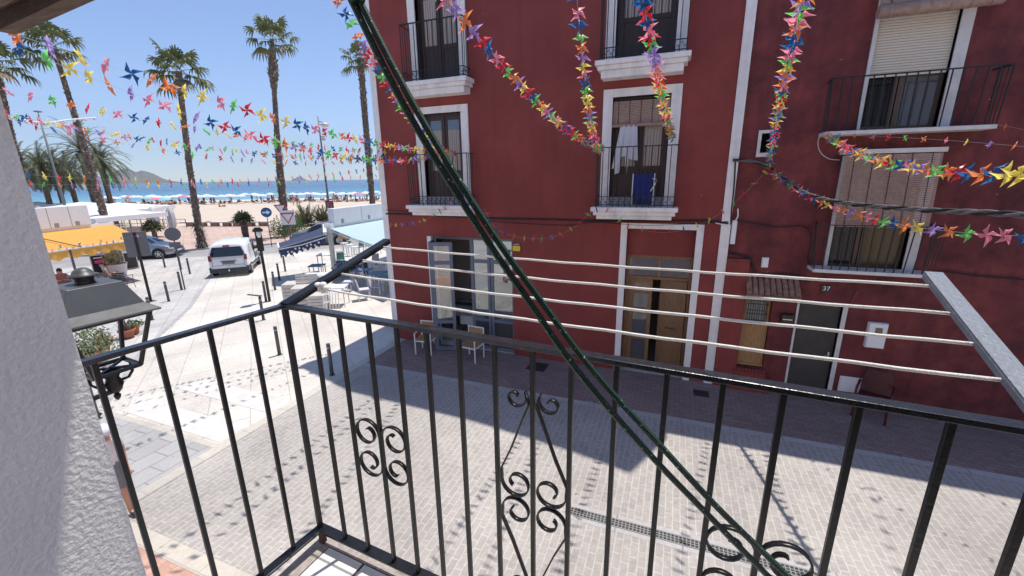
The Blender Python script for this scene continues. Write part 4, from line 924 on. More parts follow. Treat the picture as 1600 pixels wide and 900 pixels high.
# ---------------------------------------------------------------- garlands of paper pinwheels
def pinwheel_mesh(col, seed):
    rr = random.Random(seed); b = MB(); Rr = .099
    for k in range(4):
        a = pi/2*k+rr.uniform(-.06, .06); f = rr.uniform(.85, 1.1); h = rr.uniform(.8, 1.25)
        def T(x, y, z):
            x *= Rr*f; y *= Rr*f; z *= Rr*h; return (x*cos(a)-y*sin(a), x*sin(a)+y*cos(a), z)
        v = [T(0, 0, 0), T(1.16, -.02, .02), T(.40, .40, .0), T(.66, .21, .10), T(.48, .26, .25), T(.30, .30, .30), T(.12, .20, .28), T(0, 0, .20), T(.46, .02, .0), T(.20, .22, 0), T(.74, .05, .20)]
        b.add(v, [(0, 8, 9), (8, 1, 3), (8, 3, 2), (8, 2, 9), (1, 10, 3), (3, 10, 4), (3, 4, 2), (2, 4, 5), (5, 6, 9), (2, 5, 9), (4, 7, 5), (5, 7, 6), (10, 7, 4)], 0, True)
    return b.mesh('pinwheel', PWM[col])
PW = {c: [pinwheel_mesh(c, i*7+len(c)) for i in range(3)] for c in PWC}
COLS = ['red', 'blue', 'orange', 'yellow', 'pink', 'green', 'purple', 'orange', 'yellow', 'red', 'green', 'blue', 'pink', 'yellow', 'purple', 'orange', 'green', 'red', 'pink', 'blue']
def garland(label, pts, sp=.18, size=1.0, maxn=98, seed=0, cols=None, thread=True, skew=.22, lim=None):
    rr = random.Random(seed+11); t = thing('pinwheel_garland', label, 'garland', pts[0])
    if thread: b = MB(); b.tube(pts, .0016, n=4); b.build('thread', string_mat, t, world=True)
    acc = sp*.5; n = 0; cs = cols or COLS; off = rr.randrange(20)
    for p, q in zip(pts, pts[1:]):
        d = q-p; l = d.length
        if l < 1e-6: continue
        d.normalize()
        while acc < l and n < maxn:
            c = p+d*acc; me = rr.choice(PW[cs[(n+off) % len(cs)] if rr.random() > .25 else rr.choice(cs)])
            o = bpy.data.objects.new('pinwheel', me); C.objects.link(o); o.parent = t; o.location = c-t.location-Vector((0, 0, .004))
            ax = (d+Vector((rr.gauss(0, skew), rr.gauss(0, skew), rr.gauss(0, skew)))).normalized()
            if rr.random() < .0: ax = -ax
            o.rotation_mode = 'QUATERNION'; o.rotation_quaternion = Matrix.Rotation(rr.uniform(0, 6.28), 3, ax).to_quaternion() @ ax.to_track_quat('Z', 'Y')
            s = size*rr.uniform(.9, 1.08); o.scale = (s, s, s)
            acc += sp*rr.uniform(.82, 1.18); n += 1
        acc -= l
    return t
def across(label, apx, Y, az, near, mid, yend=.35, B=None, dist=None, **k):
    A = ony(*apx, Y); 
    if dist: d = ray(*near); B = EYE+d.normalized()*dist; az = math.degrees(atan2(A.x-B.x, A.y-B.y))
    a = radians(az); d = Vector((sin(a), cos(a), 0)); n = Vector((cos(a), -sin(a), 0))
    def hit(p): r_ = ray(*p); return EYE+r_*((A-EYE).dot(n)/r_.dot(n))
    P1, P2 = hit(near), hit(mid); s = lambda p: (A-p).dot(d)
    s0, s1, s2 = 0, s(P2), s(P1); z0, z1, z2 = A.z, P2.z, P1.z
    f01 = (z1-z0)/(s1-s0); f12 = (z2-z1)/(s2-s1); f012 = (f12-f01)/(s2-s0)
    se = (A.y-yend)/d.y if yend is not None else s2
    pts = []
    for i in range(41):
        q = se*i/40; z = z0+f01*q+f012*q*(q-s1); p = A-d*q; pts.append(Vector((p.x, p.y, z)))
    return garland(label, pts, **k)
G = [
 across('upper pinwheel garland in front of the palms ending at the left balcony corner', (700, 237), 9.62, -4, (35, 57), (345, 160), sp=.19, seed=1, skew=.35),
 across('second pinwheel garland in front of the palms ending at the left balcony corner', (690, 241), 9.62, -1, (48, 82), (309, 184), sp=.175, seed=2, skew=.35),
 across('pinwheel garland crossing the tall leaning palm trunk lower than the two upper ones', (606, 238), 10.22, 12, (65, 154), (247, 191), yend=1.0, sp=.20, seed=3, skew=.4),
 across('lowest long pinwheel garland reaching the pale house corner in front of the sky', (603, 244), 10.22, 37, (23, 180), (200, 215), yend=2.5, sp=.20, seed=4, skew=.4),
 across('sparse pinwheel garland just above the date palms', (601, 248), 10.22, 30, (30, 190), (175, 221), yend=3.5, sp=.23, seed=5, skew=.4, size=.85),
 across('short dense pinwheel garland over the tallest palm trunk', (604, 250), 10.22, 42, (210, 214), (420, 240), yend=4.5, sp=.22, seed=19, skew=.4, size=.85),
 across('upper of two thin pinwheel garlands strung across the sea horizon', (594, 262), 10.4, 0, (32, 272), (240, 283), yend=None, dist=13.5, sp=.20, size=.85, seed=6, skew=.15),
 across('lower of two thin pinwheel garlands strung across the sea', (594, 274), 10.4, 0, (32, 287), (260, 290), yend=None, dist=13.5, sp=.22, size=.8, seed=7, skew=.15),
 across('pinwheel garland passing behind the green cord to the left balcony', (710, 240), 9.62, -17, (540, 22), (605, 133), sp=.16, seed=8),
 across('pinwheel garland slanting down between the two balconies to the door with the hanging cloth', (932, 231), 9.72, 2, (722, 28), (811, 130), sp=.155, seed=9),
 across('pinwheel garland hanging steeply to the left end of the balcony with the hanging cloth', (940, 230), 9.72, -6, (903, 15), (917, 150), sp=.155, seed=10),
 across('pinwheel garland hanging steeply to the right end of the balcony with the hanging cloth', (1050, 216), 9.72, 2, (1005, 3), (1026, 110), sp=.155, seed=11),
 across('pinwheel garland hanging beside the pale strip between the two red houses', (1200, 263), 10.1, 8.8, (1252, 5), (1217, 170), sp=.165, seed=12),
 across('big pinwheel garland running along under the twisted cable at right', (1207, 268), 10.1, -13, (1580, 368), (1300, 322), sp=.185, seed=13),
 across('pinwheel garland from the upper plain balcony passing over the long grey-brown blind', (1291, 210), 9.86, 1, (1585, 272), (1400, 257), sp=.175, seed=14),
 across('thin sparse pinwheel garland under the upper plain balcony', (1300, 211), 9.86, -44, (1600, 229), (1445, 217), yend=7.2, sp=.25, seed=15, size=.62),
 across('few small pinwheels on a thread beyond the right end of the upper plain balcony', (1553, 195), 9.80, -40, (1600, 203), (1577, 198), yend=7.5, sp=.28, seed=16, size=.62),
]
def swag(label, pix, Ya, Yb, **k):
    n = len(pix); return garland(label, smooth([ony(x, y, Ya+(Yb-Ya)*i/(n-1)) for i, (x, y) in enumerate(pix)], 4), **k)
swag('short pinwheel swag in the shade below the left balcony slab', [(605, 352), (625, 351), (645, 349), (668, 342), (690, 328), (705, 316)], 9.7, 9.7, sp=.19, seed=21, size=.85)
swag('pinwheel swag hanging in the shade above the glass shop front', [(757, 325), (766, 345), (780, 360), (803, 369), (830, 373), (860, 371), (885, 362), (905, 349), (925, 330), (948, 327), (962, 335)], 9.65, 9.65, sp=.25, seed=22, size=.85)
swag('pinwheel swag hanging in the shade above the oak entrance door', [(962, 335), (975, 350), (1000, 358), (1028, 363), (1055, 362), (1080, 355), (1108, 344), (1135, 326), (1156, 309), (1176, 290), (1198, 266)], 9.65, 10.0, sp=.28, seed=23, size=.85)
# more garlands over the street at right, whose shadows fall on the paving
for i, (x, z, lab) in enumerate(((4.4, 9.4, 'pinwheel garland high over the street above the right edge of the view'),)):
    garland(lab, [Vector((x-.1*k, 10.0-.6*k, z-.5*sin(pi*k/16)+.03*k)) for k in range(17)], sp=.36, seed=30+i)
# twisted overhead cable
A = ony(1205, 265, 10.15); a = radians(-13); nrm = Vector((cos(a), -sin(a), 0))
pix = [(1145, 250), (1180, 253), (1207, 266), (1235, 287), (1262, 303), (1300, 314), (1350, 321), (1400, 325), (1460, 329), (1530, 332), (1600, 336), (1680, 342), (1800, 352)]
pts = []
for x, y in pix:
    if x < 1200: pts.append(ony(x, y, 10.18))
    else: r_ = ray(x, y); pts.append(EYE+r_*((A-EYE).dot(nrm)/r_.dot(nrm)))
pts = smooth(pts, 40)
tw = thing('overhead_cable', 'thick twisted bundle of grey cables sweeping to the right over the street', 'cable', pts[-1]); gcab = mat('grey_cable_sheath', (.13, .13, .135), rough=.5)
ln = 0; L_ = [0]
for i in range(1, len(pts)): ln += (pts[i]-pts[i-1]).length; L_.append(ln)
for s in range(3):
    q = []
    for i, p in enumerate(pts):
        t = (pts[min(i+1, len(pts)-1)]-pts[max(0, i-1)]).normalized(); x = t.cross(UP).normalized(); y = x.cross(t); ph = L_[i]*10+s*2.094
        q.append(p+(x*cos(ph)+y*sin(ph))*.019)
    b = MB(); b.tube(q, .0145, n=6); b.build('cable_strand', gcab if s else cable_black, tw, world=True)
# ---------------------------------------------------------------- palms and planting
def fan_leaf(b, base, d, pet, rad, droop, rr, mi=0, nseg=15):
    d = d.normalized(); side = d.cross(UP)
    if side.length < .05: side = Vector((1, 0, 0))
    side.normalize(); nr = side.cross(d).normalized()
    tip = base+d*pet-UP*pet*.12*droop; b.tube([base, (base+tip)/2+UP*.03, tip], [.022, .018, .012], n=4, mi=2, caps=False)
    for k in range(nseg):
        a = radians(-105+210*k/(nseg-1))+rr.uniform(-.04, .04); l = rad*(.72+.28*cos(a*.8))*rr.uniform(.88, 1.08)
        dr = d*cos(a)+side*sin(a)
        m1 = tip+dr*l*.45-UP*l*.05*droop+nr*.03; e = tip+dr*l*.85-UP*l*(.16+.20*abs(sin(a)))*droop; f = tip+dr*l*.98-UP*l*(.42+.3*abs(sin(a)))*droop
        wv = dr.cross(nr).normalized(); w1 = .088*rad; w2 = .055*rad
        b.add([tip, m1+wv*w1, m1-wv*w1, m1-nr*w1*.6, e+wv*w2, e-wv*w2, f], [(0, 1, 3), (0, 3, 2), (1, 4, 3), (3, 4, 5), (3, 5, 2), (4, 6, 5)], mi)
def trunk_mesh(b, path, radf, rr, flakes=300, n=12, fl=.25, lo=0.0):
    k = len(path); o = len(b.v); 
    for i, p in enumerate(path):
        r = radf(i/(k-1))
        for j in range(n):
            a = 2*pi*j/n; q = r*(1+.13*noise.noise(Vector((cos(a)*2, sin(a)*2, i*.9)))); b.v.append(p+Vector((q*cos(a), q*sin(a), 0)))
    for i in range(k-1):
        for j in range(n):
            a = o+i*n+j; c = o+i*n+(j+1) % n; b.f.append([a, c, c+n, a+n]); b.mi.append(0); b.sm.append(True)
    for _ in range(flakes):
        t = lo+(1-lo)*rr.random(); i = t*(k-1); ii = min(int(i), k-2); p = path[ii].lerp(path[ii+1], i-ii); r = radf(t); a = rr.uniform(0, 6.283); s = fl*rr.uniform(.5, 1.3)*min(1, r*3.2)
        out = Vector((cos(a), sin(a), 0)); tg = Vector((-sin(a), cos(a), 0)); up = rr.uniform(.4, 1.0)
        c = p+out*r*.92; b.add([c-tg*s*.45-UP*s*.2, c+tg*s*.45-UP*s*.2, c+out*s*.55*rr.uniform(.4, 1.2)+UP*s*up, c+out*.05*s+UP*s*.4], [(0, 1, 2), (1, 3, 2), (3, 0, 2)], 1 if rr.random() < .35 else 0)
barkdry = mat('palm_boot_dry', (.36, .28, .22), rough=.95, var=.3, vscale=6)
def fan_palm(label, base, top_px, h, lean=(0, 0), crown=1.0, seed=0, rb=.42, rt=.26, skirt=0, bulge=None, nl=27, flakes=420):
    rr = random.Random(seed); t = thing('fan_palm', label, 'palm tree', base, 0, 'tall fan palms along the seafront'); b = MB()
    path = [Vector((lean[0]*(i/24)**1.6, lean[1]*(i/24)**1.6, h*i/24)) for i in range(25)]
    def rad(q):
        r = rt+(rb-rt)*(1-q)**.8
        if q < .06: r *= 1+.5*(1-q/.06)
        if bulge:
            for c_, w_, a_ in bulge: r *= 1+a_*max(0, 1-abs(q-c_)/w_)
        return r
    trunk_mesh(b, path, rad, rr, flakes)
    if skirt:
        for _ in range(skirt):
            a = rr.uniform(0, 6.283); z = rr.uniform(.1, 1.9); s = rr.uniform(.3, .7); p = Vector((cos(a), sin(a), 0))*(rad(z/h)*.95)+UP*z; out = Vector((cos(a), sin(a), 0)); tg = Vector((-sin(a), cos(a), 0))
            b.add([p-tg*.06, p+tg*.06, p+out*s*rr.uniform(.3, .8)+tg*rr.uniform(-.2, .2)+UP*rr.uniform(-.5, .35)], [(0, 1, 2)], rr.choice((0, 1)))
    b.build('trunk', [bark, barkdry], t)
    c = MB(); top = path[-1]
    for i in range(nl):
        q = i/nl; el = radians(82-108*q)+rr.uniform(-.12, .12); a = i*2.39996+rr.uniform(-.2, .2)
        d = Vector((cos(a)*cos(el), sin(a)*cos(el), sin(el))); dry = q > .93
        if rr.random() < .12: continue
        fan_leaf(c, top+d*.12+UP*(.2-.35*q), d, rr.uniform(.7, 1.35)*crown*(.6 if el > 1.1 else 1), rr.uniform(.75, 1.02)*crown, .5+.9*q, rr, 1 if dry else 0, 13)
    c.build('crown', [leaf_dark, leaf_dry, mat('leaf_stalk', (.16, .17, .06), rough=.6)], t); return t
def by_px(x, y): return onz(x, y)
def palm_to(label, bx, by, tx, ty, **k):          # base pixel row and crown-centre pixel -> height and lean
    B = onz(bx, by); lo, hi = 1, 60
    for _ in range(50):
        m_ = (lo+hi)/2; d = Vector((B.x, B.y, m_))-EYE; y = 450-FPX*d.dot(_u)/d.dot(_f)
        if y > ty: lo = m_
        else: hi = m_
    d = Vector((B.x, B.y, lo))-EYE; x = 800+FPX*d.dot(_r)/d.dot(_f); dep = d.dot(_f); off = (tx-x)*dep/FPX
    v = Vector((_r.x, _r.y, 0)).normalized()*off
    return fan_palm(label, B, None, lo, (v.x, v.y), **k)
palm_to('leaning fan palm whose crown spreads just right of the wooden overhang', 176, 385, 83, 72, seed=1, crown=.98, rb=.22, rt=.14, bulge=[(.62, .12, .12), (.30, .3, .25), (.98, .05, .3)], flakes=620)
palm_to('fan palm with a shaggy trunk foot on the kerb left of the van', 317, 389, 279, 112, seed=2, crown=1.02, rb=.21, rt=.155, skirt=220, bulge=[(.97, .07, .35), (.15, .25, .15)], flakes=620)
palm_to('tallest fan palm with a bulge under its crown behind the triangular signs', 449, 369, 425, 62, seed=3, crown=1.05, rb=.27, rt=.135, bulge=[(.86, .11, 1.5), (.30, .30, .30)], flakes=620)
palm_to('fan palm right beside the pale corner of the red house', 586, 358, 563, 92, seed=4, crown=1.0, rb=.27, rt=.27, bulge=[(.97, .06, .2)], flakes=620)
palm_to('fan palm at the left edge, mostly hidden by the white wall', 58, 392, -8, 98, seed=5, crown=1.0, rb=.36, rt=.22, bulge=[(.5, .4, .1)], flakes=620)
def frond(b, base, d, L_, rr, mi=0, droop=1.0, n=16, lw=.45):
    d = d.normalized(); side = d.cross(UP); side = side.normalized() if side.length > .05 else Vector((1, 0, 0)); pts = []; vel = d.copy(); p = base.copy(); st = L_/n
    for i in range(n+1):
        pts.append(p.copy()); p = p+vel*st; vel = (vel-UP*.085*droop*(1+i*.05)).normalized()
    b.tube(pts[::3]+[pts[-1]], [.03-.025*i/len(pts[::3]) for i in range(len(pts[::3])+1)], n=3, mi=1, caps=False)
    for i in range(2, n+1):
        t = i/n; l = lw*(1-.55*abs(t-.45)*1.6)*rr.uniform(.85, 1.1); tg = (pts[i]-pts[i-1]).normalized(); nr = side.cross(tg)
        for s in (-1, 1):
            for sub in (0, .5):
                q = pts[i].lerp(pts[i-1], sub); e = q+(side*s*.75+tg*.55+nr*.25).normalized()*l-UP*l*.2
                b.add([q-tg*.045, q+tg*.045, e], [(0, 1, 2)], mi)
def date_palm(label, base, h, cr=3.0, seed=0, r=.32, nf=64, grp='date palms on the beach'):
    rr = random.Random(seed); t = thing('date_palm', label, 'palm tree', base, 0, grp); b = MB()
    path = [Vector((.3*sin(seed)*(i/16)**2, 0, h*i/16)) for i in range(17)]; trunk_mesh(b, path, lambda q: r*(1+.35*(q > .93)), rr, 200, fl=.2); b.build('trunk', [bark, barkdry], t)
    c = MB()
    for i in range(nf):
        q = i/nf; el = radians(80-115*q)+rr.uniform(-.1, .1); a = i*2.39996+rr.uniform(-.2, .2); frond(c, path[-1]+UP*.2, Vector((cos(a)*cos(el), sin(a)*cos(el), sin(el))), cr*rr.uniform(.9, 1.12), rr, 0, 1.15)
    c.build('crown', [leaf_grey, mat('frond_rib', (.22, .2, .1))], t); return t
dl = [(57, 352, 226, 'leftmost date palm beyond the white awnings', 3.1), (88, 354, 232, 'date palm crown behind the slim lamp post', 2.9), (108, 350, 240, 'low date palm between the lamp post and the tall leaning palm', 2.5),
      (128, 348, 248, 'small date palm close left of the tall leaning palm', 2.2), (160, 352, 200, 'highest date palm directly behind the tall leaning palm', 3.6), (182, 350, 224, 'rightmost date palm with open arching fronds', 3.0), (38, 350, 240, 'date palm half hidden behind the left palm trunk', 2.6)]
for i, (x, y, ty, lab, cr) in enumerate(dl):
    B = onz(x, y); D_ = (B-EYE).dot(_f); hh = EYE.z+(286-ty)/674.6*D_; date_palm(lab, B, hh-cr*.85, cr*1.2, seed=i+1, r=.26 if cr < 3.3 else .40)
# young fan palm on the promenade, potted one, bushes
def small_palm(label, base, h, r, lr, seed, nl=22, pot=False):
    rr = random.Random(seed); t = thing('small_palm', label, 'palm', base); b = MB(); path = [Vector((0, 0, h*i/8)) for i in range(9)]; trunk_mesh(b, path, lambda q: r*(1+.2*sin(q*3.1)), rr, 160, fl=.14); b.build('trunk', [bark, barkdry], t); c = MB()
    for i in range(nl):
        q = i/nl; el = radians(85-75*q); a = i*2.39996; fan_leaf(c, path[-1], Vector((cos(a)*cos(el), sin(a)*cos(el), sin(el))), .25*lr, .42*lr, .35+.4*q, rr, 0, 9)
    c.build('crown', [leaf_grey, leaf_dry, MATS['leaf_stalk']], t); return t
small_palm('young fan palm with a dark stubby trunk on the pink promenade', onz(385, 373), 1.5, .22, 1.7, 3, 30)
small_palm('palm in a large pot beside the folded grey parasols', onz(243, 376), .9, .12, 1.7, 5, 26)
def agave(label, base, n, L_, seed, cat='shrub', name='spiky_shrub'):
    rr = random.Random(seed); c = MB()
    for i in range(n):
        a = rr.uniform(0, 6.28); el = rr.uniform(.25, 1.45); d = Vector((cos(a)*cos(el), sin(a)*cos(el), sin(el))); frond(c, Vector((rr.uniform(-.4, .4), rr.uniform(-.4, .4), .2)), d, L_*rr.uniform(.7, 1.1), rr, 0, .5, 10, .34)
    o = c.build(name, [leaf_grey, MATS['frond_rib']]); o.location = base; return tag(o, label, cat)
agave('spiky green palm shrub behind the dark car', onz(478, 353), 60, 2.2, 1); agave('second spiky palm shrub half behind the white canopy wall', onz(506, 351), 50, 2.0, 2)
def bush(label, base, rx, ry, rz, n, seed, leaf=.10, m=None, name='shrub', cat='shrub', grp=None):
    rr = random.Random(seed); c = MB()
    for _ in range(n):
        a = rr.uniform(0, 6.28); el = math.asin(rr.uniform(-.1, 1)); q = rr.random()**.35; ns = 1+.35*noise.noise(Vector((cos(a)*1.5, sin(a)*1.5, el*2+seed)))
        p = Vector((rx*cos(a)*cos(el), ry*sin(a)*cos(el), rz*sin(el)))*q*ns+UP*.05; d = Vector((rr.gauss(0, 1), rr.gauss(0, 1), rr.gauss(.4, 1))).normalized(); s = d.cross(Vector((rr.gauss(0, 1), rr.gauss(0, 1), rr.gauss(0, 1)))).normalized()
        l = leaf*rr.uniform(.6, 1.3); c.add([p, p+d*l*.5+s*l*.28, p+d*l, p+d*l*.5-s*l*.28], [(0, 1, 2, 3)])
    o = c.build(name, m or leaf_green, recalc=False); o.location = base; return tag(o, label, cat, grp)
bush('round green shrub at the foot of the palm behind the triangular signs', onz(458, 365), 1.3, 1.3, 1.6, 1500, 3, .16); bush('low pale green hedge left of the spiky palm shrubs', onz(468, 352), 2.4, 1.0, 1.1, 1600, 4, .16, mat('olive_leaf', (.13, .15, .05), rough=.6, trans=.2))
bush('dark green bush close left of the triangular signs', onz(437, 372), .8, .8, 1.8, 900, 5, .14)
# ---------------------------------------------------------------- cars
def ring(st):
    x, zb, zl, zr, wb, wl, wr, rk = st      # station: x, bottom, belt, roof heights, half widths, rake of the upper part
    pts = [(x, 0, zb), (x, wb*.86, zb), (x, wb, zb+.10), (x, (wb+wl)/2+.03, (zb+zl)*.5), (x, wl, zl-.05), (x+rk*0, wl-.02, zl)]
    up = max(zr-zl, .001)
    for f, wf in ((.30, 1.0), (.62, .66), (.88, .30)): pts.append((x+rk*f, wr+(wl-.02-wr)*(wf*.9), zl+up*f))
    pts += [(x+rk, wr*.86, zr-.02), (x+rk, wr*.45, zr+.0), (x+rk, 0, zr+.01)]
    return [Vector(p) for p in pts]
def car_body(stations):
    rows = []
    for st in stations:
        half = ring(st); rows.append(half+[Vector((p.x, -p.y, p.z)) for p in half[-2:0:-1]])
    return rows
def panel(rows, i0, i1, j0, j1, off=.006, inset=.0, mirror=True):
    b = MB(); n = len(rows[0])
    def pt(i, j): 
        i_ = min(int(i), len(rows)-2); j_ = int(j); f, g_ = i-i_, j-j_
        a = rows[i_][j_ % n].lerp(rows[i_+1][j_ % n], f); c = rows[i_][(j_+1) % n].lerp(rows[i_+1][(j_+1) % n], f); return a.lerp(c, g_)
    def nrm(i, j): 
        a = pt(min(i+.05, len(rows)-1.001), j)-pt(max(i-.05, 0), j); c = pt(i, j+.05)-pt(i, j-.05); q = c.cross(a).normalized(); return q
    G_ = []
    for u in range(5):
        row = []
        for v in range(4):
            i = i0+(i1-i0)*u/4; j = j0+(j1-j0)*v/3; p = pt(i, j); q = nrm(i, j)
            if q.y*p.y < 0 and abs(p.y) > .1: q = -q
            row.append(p+q*off)
        G_.append(row)
    b.grid(G_)
    if mirror: b.grid([[Vector((p.x, -p.y, p.z)) for p in r_] for r_ in G_])
    return b
carglass = mat('car_window_glass', (.010, .012, .014), rough=.06, spec=1)
black_plastic = mat('black_bumper_plastic', (.035, .036, .04), rough=.6)
head_l = mat('head_lamp', (.55, .56, .60), rough=.1, spec=1)
plate_w = mat('plate_white', (.65, .65, .66), rough=.4)
def make_car(name, label, base, az, stations, paint, wheels, wr=.31, windows=(), rear=None, front=None, grp=None, detail=None):
    h = Vector((sin(radians(az)), cos(radians(az)), 0)); rz = atan2(h.y, h.x)
    t = thing(name, label, 'car' if 'van' not in name else 'van', base, rz); rows = car_body(stations); b = MB(); n = len(rows[0])
    o = 0; b.grid([r_+[r_[0]] for r_ in rows]); 
    b.v += rows[0]; k = len(b.v)-n; b.f.append(list(range(k, k+n))); b.mi.append(0); b.sm.append(False)
    b.v += rows[-1]; k = len(b.v)-n; b.f.append(list(range(k, k+n))[::-1]); b.mi.append(0); b.sm.append(False)
    b.build('body', paint, t)
    for nm, args in windows: panel(rows, *args).build(nm, carglass, t)
    tw_ = stations[len(stations)//2][4]
    for wx in wheels:
        for s in (-1, 1):
            ax = Matrix.Rotation(radians(90), 3, 'X'); y = s*(tw_-.07)
            a = MB(); a.lathe([(wr+.075, -.012), (wr+.075, .012)], (wx, s*(tw_+.004), wr+.02), 20, axis=ax); a.build('wheel_arch', black_plastic if detail == 'van' else mat('dark_arch', (.01, .01, .01)), t)
            a = MB(); a.lathe([(wr*.62, -.10), (wr*.95, -.10), (wr, -.07), (wr, .07), (wr*.95, .10), (wr*.62, .10)], (wx, y, wr), 20, axis=ax); w_ = a.build('wheel', rubber, t)
            a = MB(); yy = s*(tw_+.035)
            a.lathe([(wr*.14, -.012), (wr*.14, .012)], (wx, yy, wr), 10, axis=ax)
            a.lathe([(wr*.64, -.01), (wr*.64, .008), (wr*.56, .008), (wr*.56, -.01)], (wx, yy, wr), 20, axis=ax)
            for k in range(5):
                an = 2*pi*k/5+.3; a.obox((wx+cos(an)*wr*.36, yy, wr+sin(an)*wr*.36), wr*.46, .012, wr*.15, Matrix.Rotation(-an, 3, 'Y'))
            q = a.build('rim', alloy, w_)
    return t, rows
van_paint = mat('white_van_paint', (.80, .80, .80), rough=.25, coat=.6, var=.02)
vs_ = [(-2.05, .28, 1.02, 1.62, .82, .84, .66, .16), (-1.98, .24, 1.02, 1.74, .86, .87, .70, .12), (-1.2, .22, 1.02, 1.80, .88, .88, .71, .05), (-.3, .22, 1.02, 1.82, .88, .88, .71, 0), (.55, .22, 1.0, 1.78, .88, .87, .69, -.15), (1.0, .22, .99, 1.60, .88, .86, .66, -.30), (1.25, .22, .97, 1.10, .87, .84, .74, -.3), (1.9, .22, .82, .86, .84, .76, .66, -.1), (2.10, .26, .62, .66, .74, .64, .56, 0)]
van, vrows = make_car('white_van', 'white small van seen from behind with dark rear bumper, by the bollards', onz(364, 431.5)+Vector((-.70, .70, 0))*2.0, -43, vs_, van_paint, (-1.32, 1.28), .31, windows=[('side_window', (3.2, 5.3, 5.2, 7.8))], detail='van')
def rear_panel(b, pts): b.add([Vector((-2.06+.165*max(0, (z-1.02)/.6)-.006, y, z)) for y, z in pts], [list(range(len(pts)))])
b = MB(); b.prism([Vector((-2.055+.16*max(0, (z-1.02)/.6)-.012, y, z)) for y, z in ((-.70, 1.08), (.70, 1.08), (.76, 1.22), (.66, 1.54), (.60, 1.57), (-.60, 1.57), (-.66, 1.54), (-.76, 1.22))], (.01, 0, 0)); b.build('rear_window', carglass, van)
b = MB(); b.box(-2.14, -1.90, -.86, .86, .24, .46); b.box(-2.10, -1.6, .80, .90, .24, .55); b.box(-2.10, -1.6, -.90, -.80, .24, .55); b.build('rear_bumper', black_plastic, van, bevel=.04)
for s in (-1, 1): b = MB(); b.box(-2.075, -1.93, s*.74 if s > 0 else -.875, .875 if s > 0 else -.74, .86, 1.16); b.build('tail_light', tail_red, van, bevel=.03)
b = MB(); b.box(-2.085, -2.056, -.28, .28, .68, .81); pl = b.build('number_plate', mat('plate_grey', (.16, .16, .17)), van); b = MB(); b.box(-2.064, -2.052, -.70, .70, .62, .632); b.box(-2.064, -2.052, -.005, .005, .5, .62); [b.box(-2.064, -2.05, s*.735-.006, s*.735+.006, .50, 1.0) for s in (-1, 1)]; b.build('tailgate_seam', black_plastic, van); b = MB(); b.bar((-1.98, .0, 1.60), (-1.94, .0, 1.66), .3, .03); b.build('brake_light', tail_red, van); b = MB(); b.box(-1.14, -1.125, -.885, -.872, .5, 1.60); b.box(-.05, -.035, -.912, -.87, .45, 1.60); b.build('door_seam', black_plastic, van); b = MB(); b.box(-2.09, -2.05, -.36, .36, .815, .85); b.build('plate_handle', black_plastic, van)
b = MB(); b.box(-2.065, -2.052, -.86, .86, 1.0, 1.008); b.box(-1.0, .9, -.925, -.90, .42, .50); b.box(-1.0, .9, .90, .925, .42, .50); b.build('side_moulding', black_plastic, van)
b = MB(); b.box(.05, .8, -.912, -.90, .62, .92); b.build('door_lettering', mat('grey_green_lettering', (.10, .14, .13)), van)
for s in (-1, 1): b = MB(); b.box(.85, 1.02, s*.93-.09, s*.93+.09, 1.02, 1.20); b.build('wing_mirror', black_plastic, van, bevel=.03)
b = MB(); b.ball((-2.2, 0, .36), .045, 8, 6); b.bar((-2.2, 0, .33), (-1.9, 0, .30), .04, .04); b.build('tow_ball', alloy, van)
silver = mat('silver_car_paint', (.30, .31, .33), rough=.28, metal=.75, coat=.6)
hs = [(-2.05, .35, .80, .84, .70, .70, .62, 0), (-1.95, .25, .86, 1.02, .80, .80, .60, .10), (-1.5, .20, .90, 1.38, .86, .84, .58, .10), (-.6, .19, .91, 1.50, .88, .86, .60, 0), (.2, .19, .91, 1.49, .88, .86, .60, -.1), (.75, .19, .91, 1.32, .88, .85, .62, -.25), (1.15, .19, .92, .99, .88, .82, .72, -.2), (1.85, .20, .80, .83, .84, .74, .60, -.1), (2.12, .26, .62, .66, .72, .62, .50, 0)]
pr, pf = onz(171, 408), onz(247, 404.5); dv = pf-pr; azc = math.degrees(atan2(dv.x, dv.y)); mid = (pr+pf)/2; nl = Vector((-dv.y, dv.x, 0)).normalized()
sc, srows = make_car('silver_car', 'silver hatchback driving along the road behind the grey sign backs', mid+nl*.8+dv.normalized()*.20, azc, hs, silver, (-1.27, 1.33), .32, windows=[('side_window', (2.05, 3.55, 5.2, 8.2)), ('side_window', (3.6, 5.2, 5.2, 8.0)), ('windscreen', (5.1, 5.9, 7.6, 14.4)), ('rear_window', (1.05, 1.9, 8.2, 13.8))])
for s in (-1, 1): b = MB(); b.box(1.78, 2.08, s*.60-.14, s*.60+.14, .60, .74); b.build('headlight', head_l, sc, bevel=.04)
b = MB(); b.box(2.06, 2.15, -.42, .42, .54, .68); b.box(2.04, 2.15, -.6, .6, .26, .40); b.build('grille', black_plastic, sc, bevel=.02)
b = MB(); b.box(2.15, 2.16, -.26, .26, .43, .53); b.build('number_plate', plate_w, sc)
dark_blue = mat('dark_blue_grey_car_paint', (.17, .18, .20), rough=.22, metal=.4, coat=.6)
su = [(-2.15, .40, .95, 1.0, .74, .74, .66, 0), (-2.05, .28, 1.0, 1.30, .86, .86, .62, .12), (-1.6, .25, 1.02, 1.60, .90, .88, .62, .10), (-.6, .24, 1.03, 1.68, .92, .90, .64, 0), (.2, .24, 1.03, 1.66, .92, .90, .64, -.1), (.8, .24, 1.02, 1.46, .92, .89, .66, -.25), (1.2, .24, 1.02, 1.10, .92, .86, .76, -.2), (1.95, .26, .94, .98, .88, .80, .68, -.08), (2.2, .34, .72, .78, .76, .68, .58, 0)]
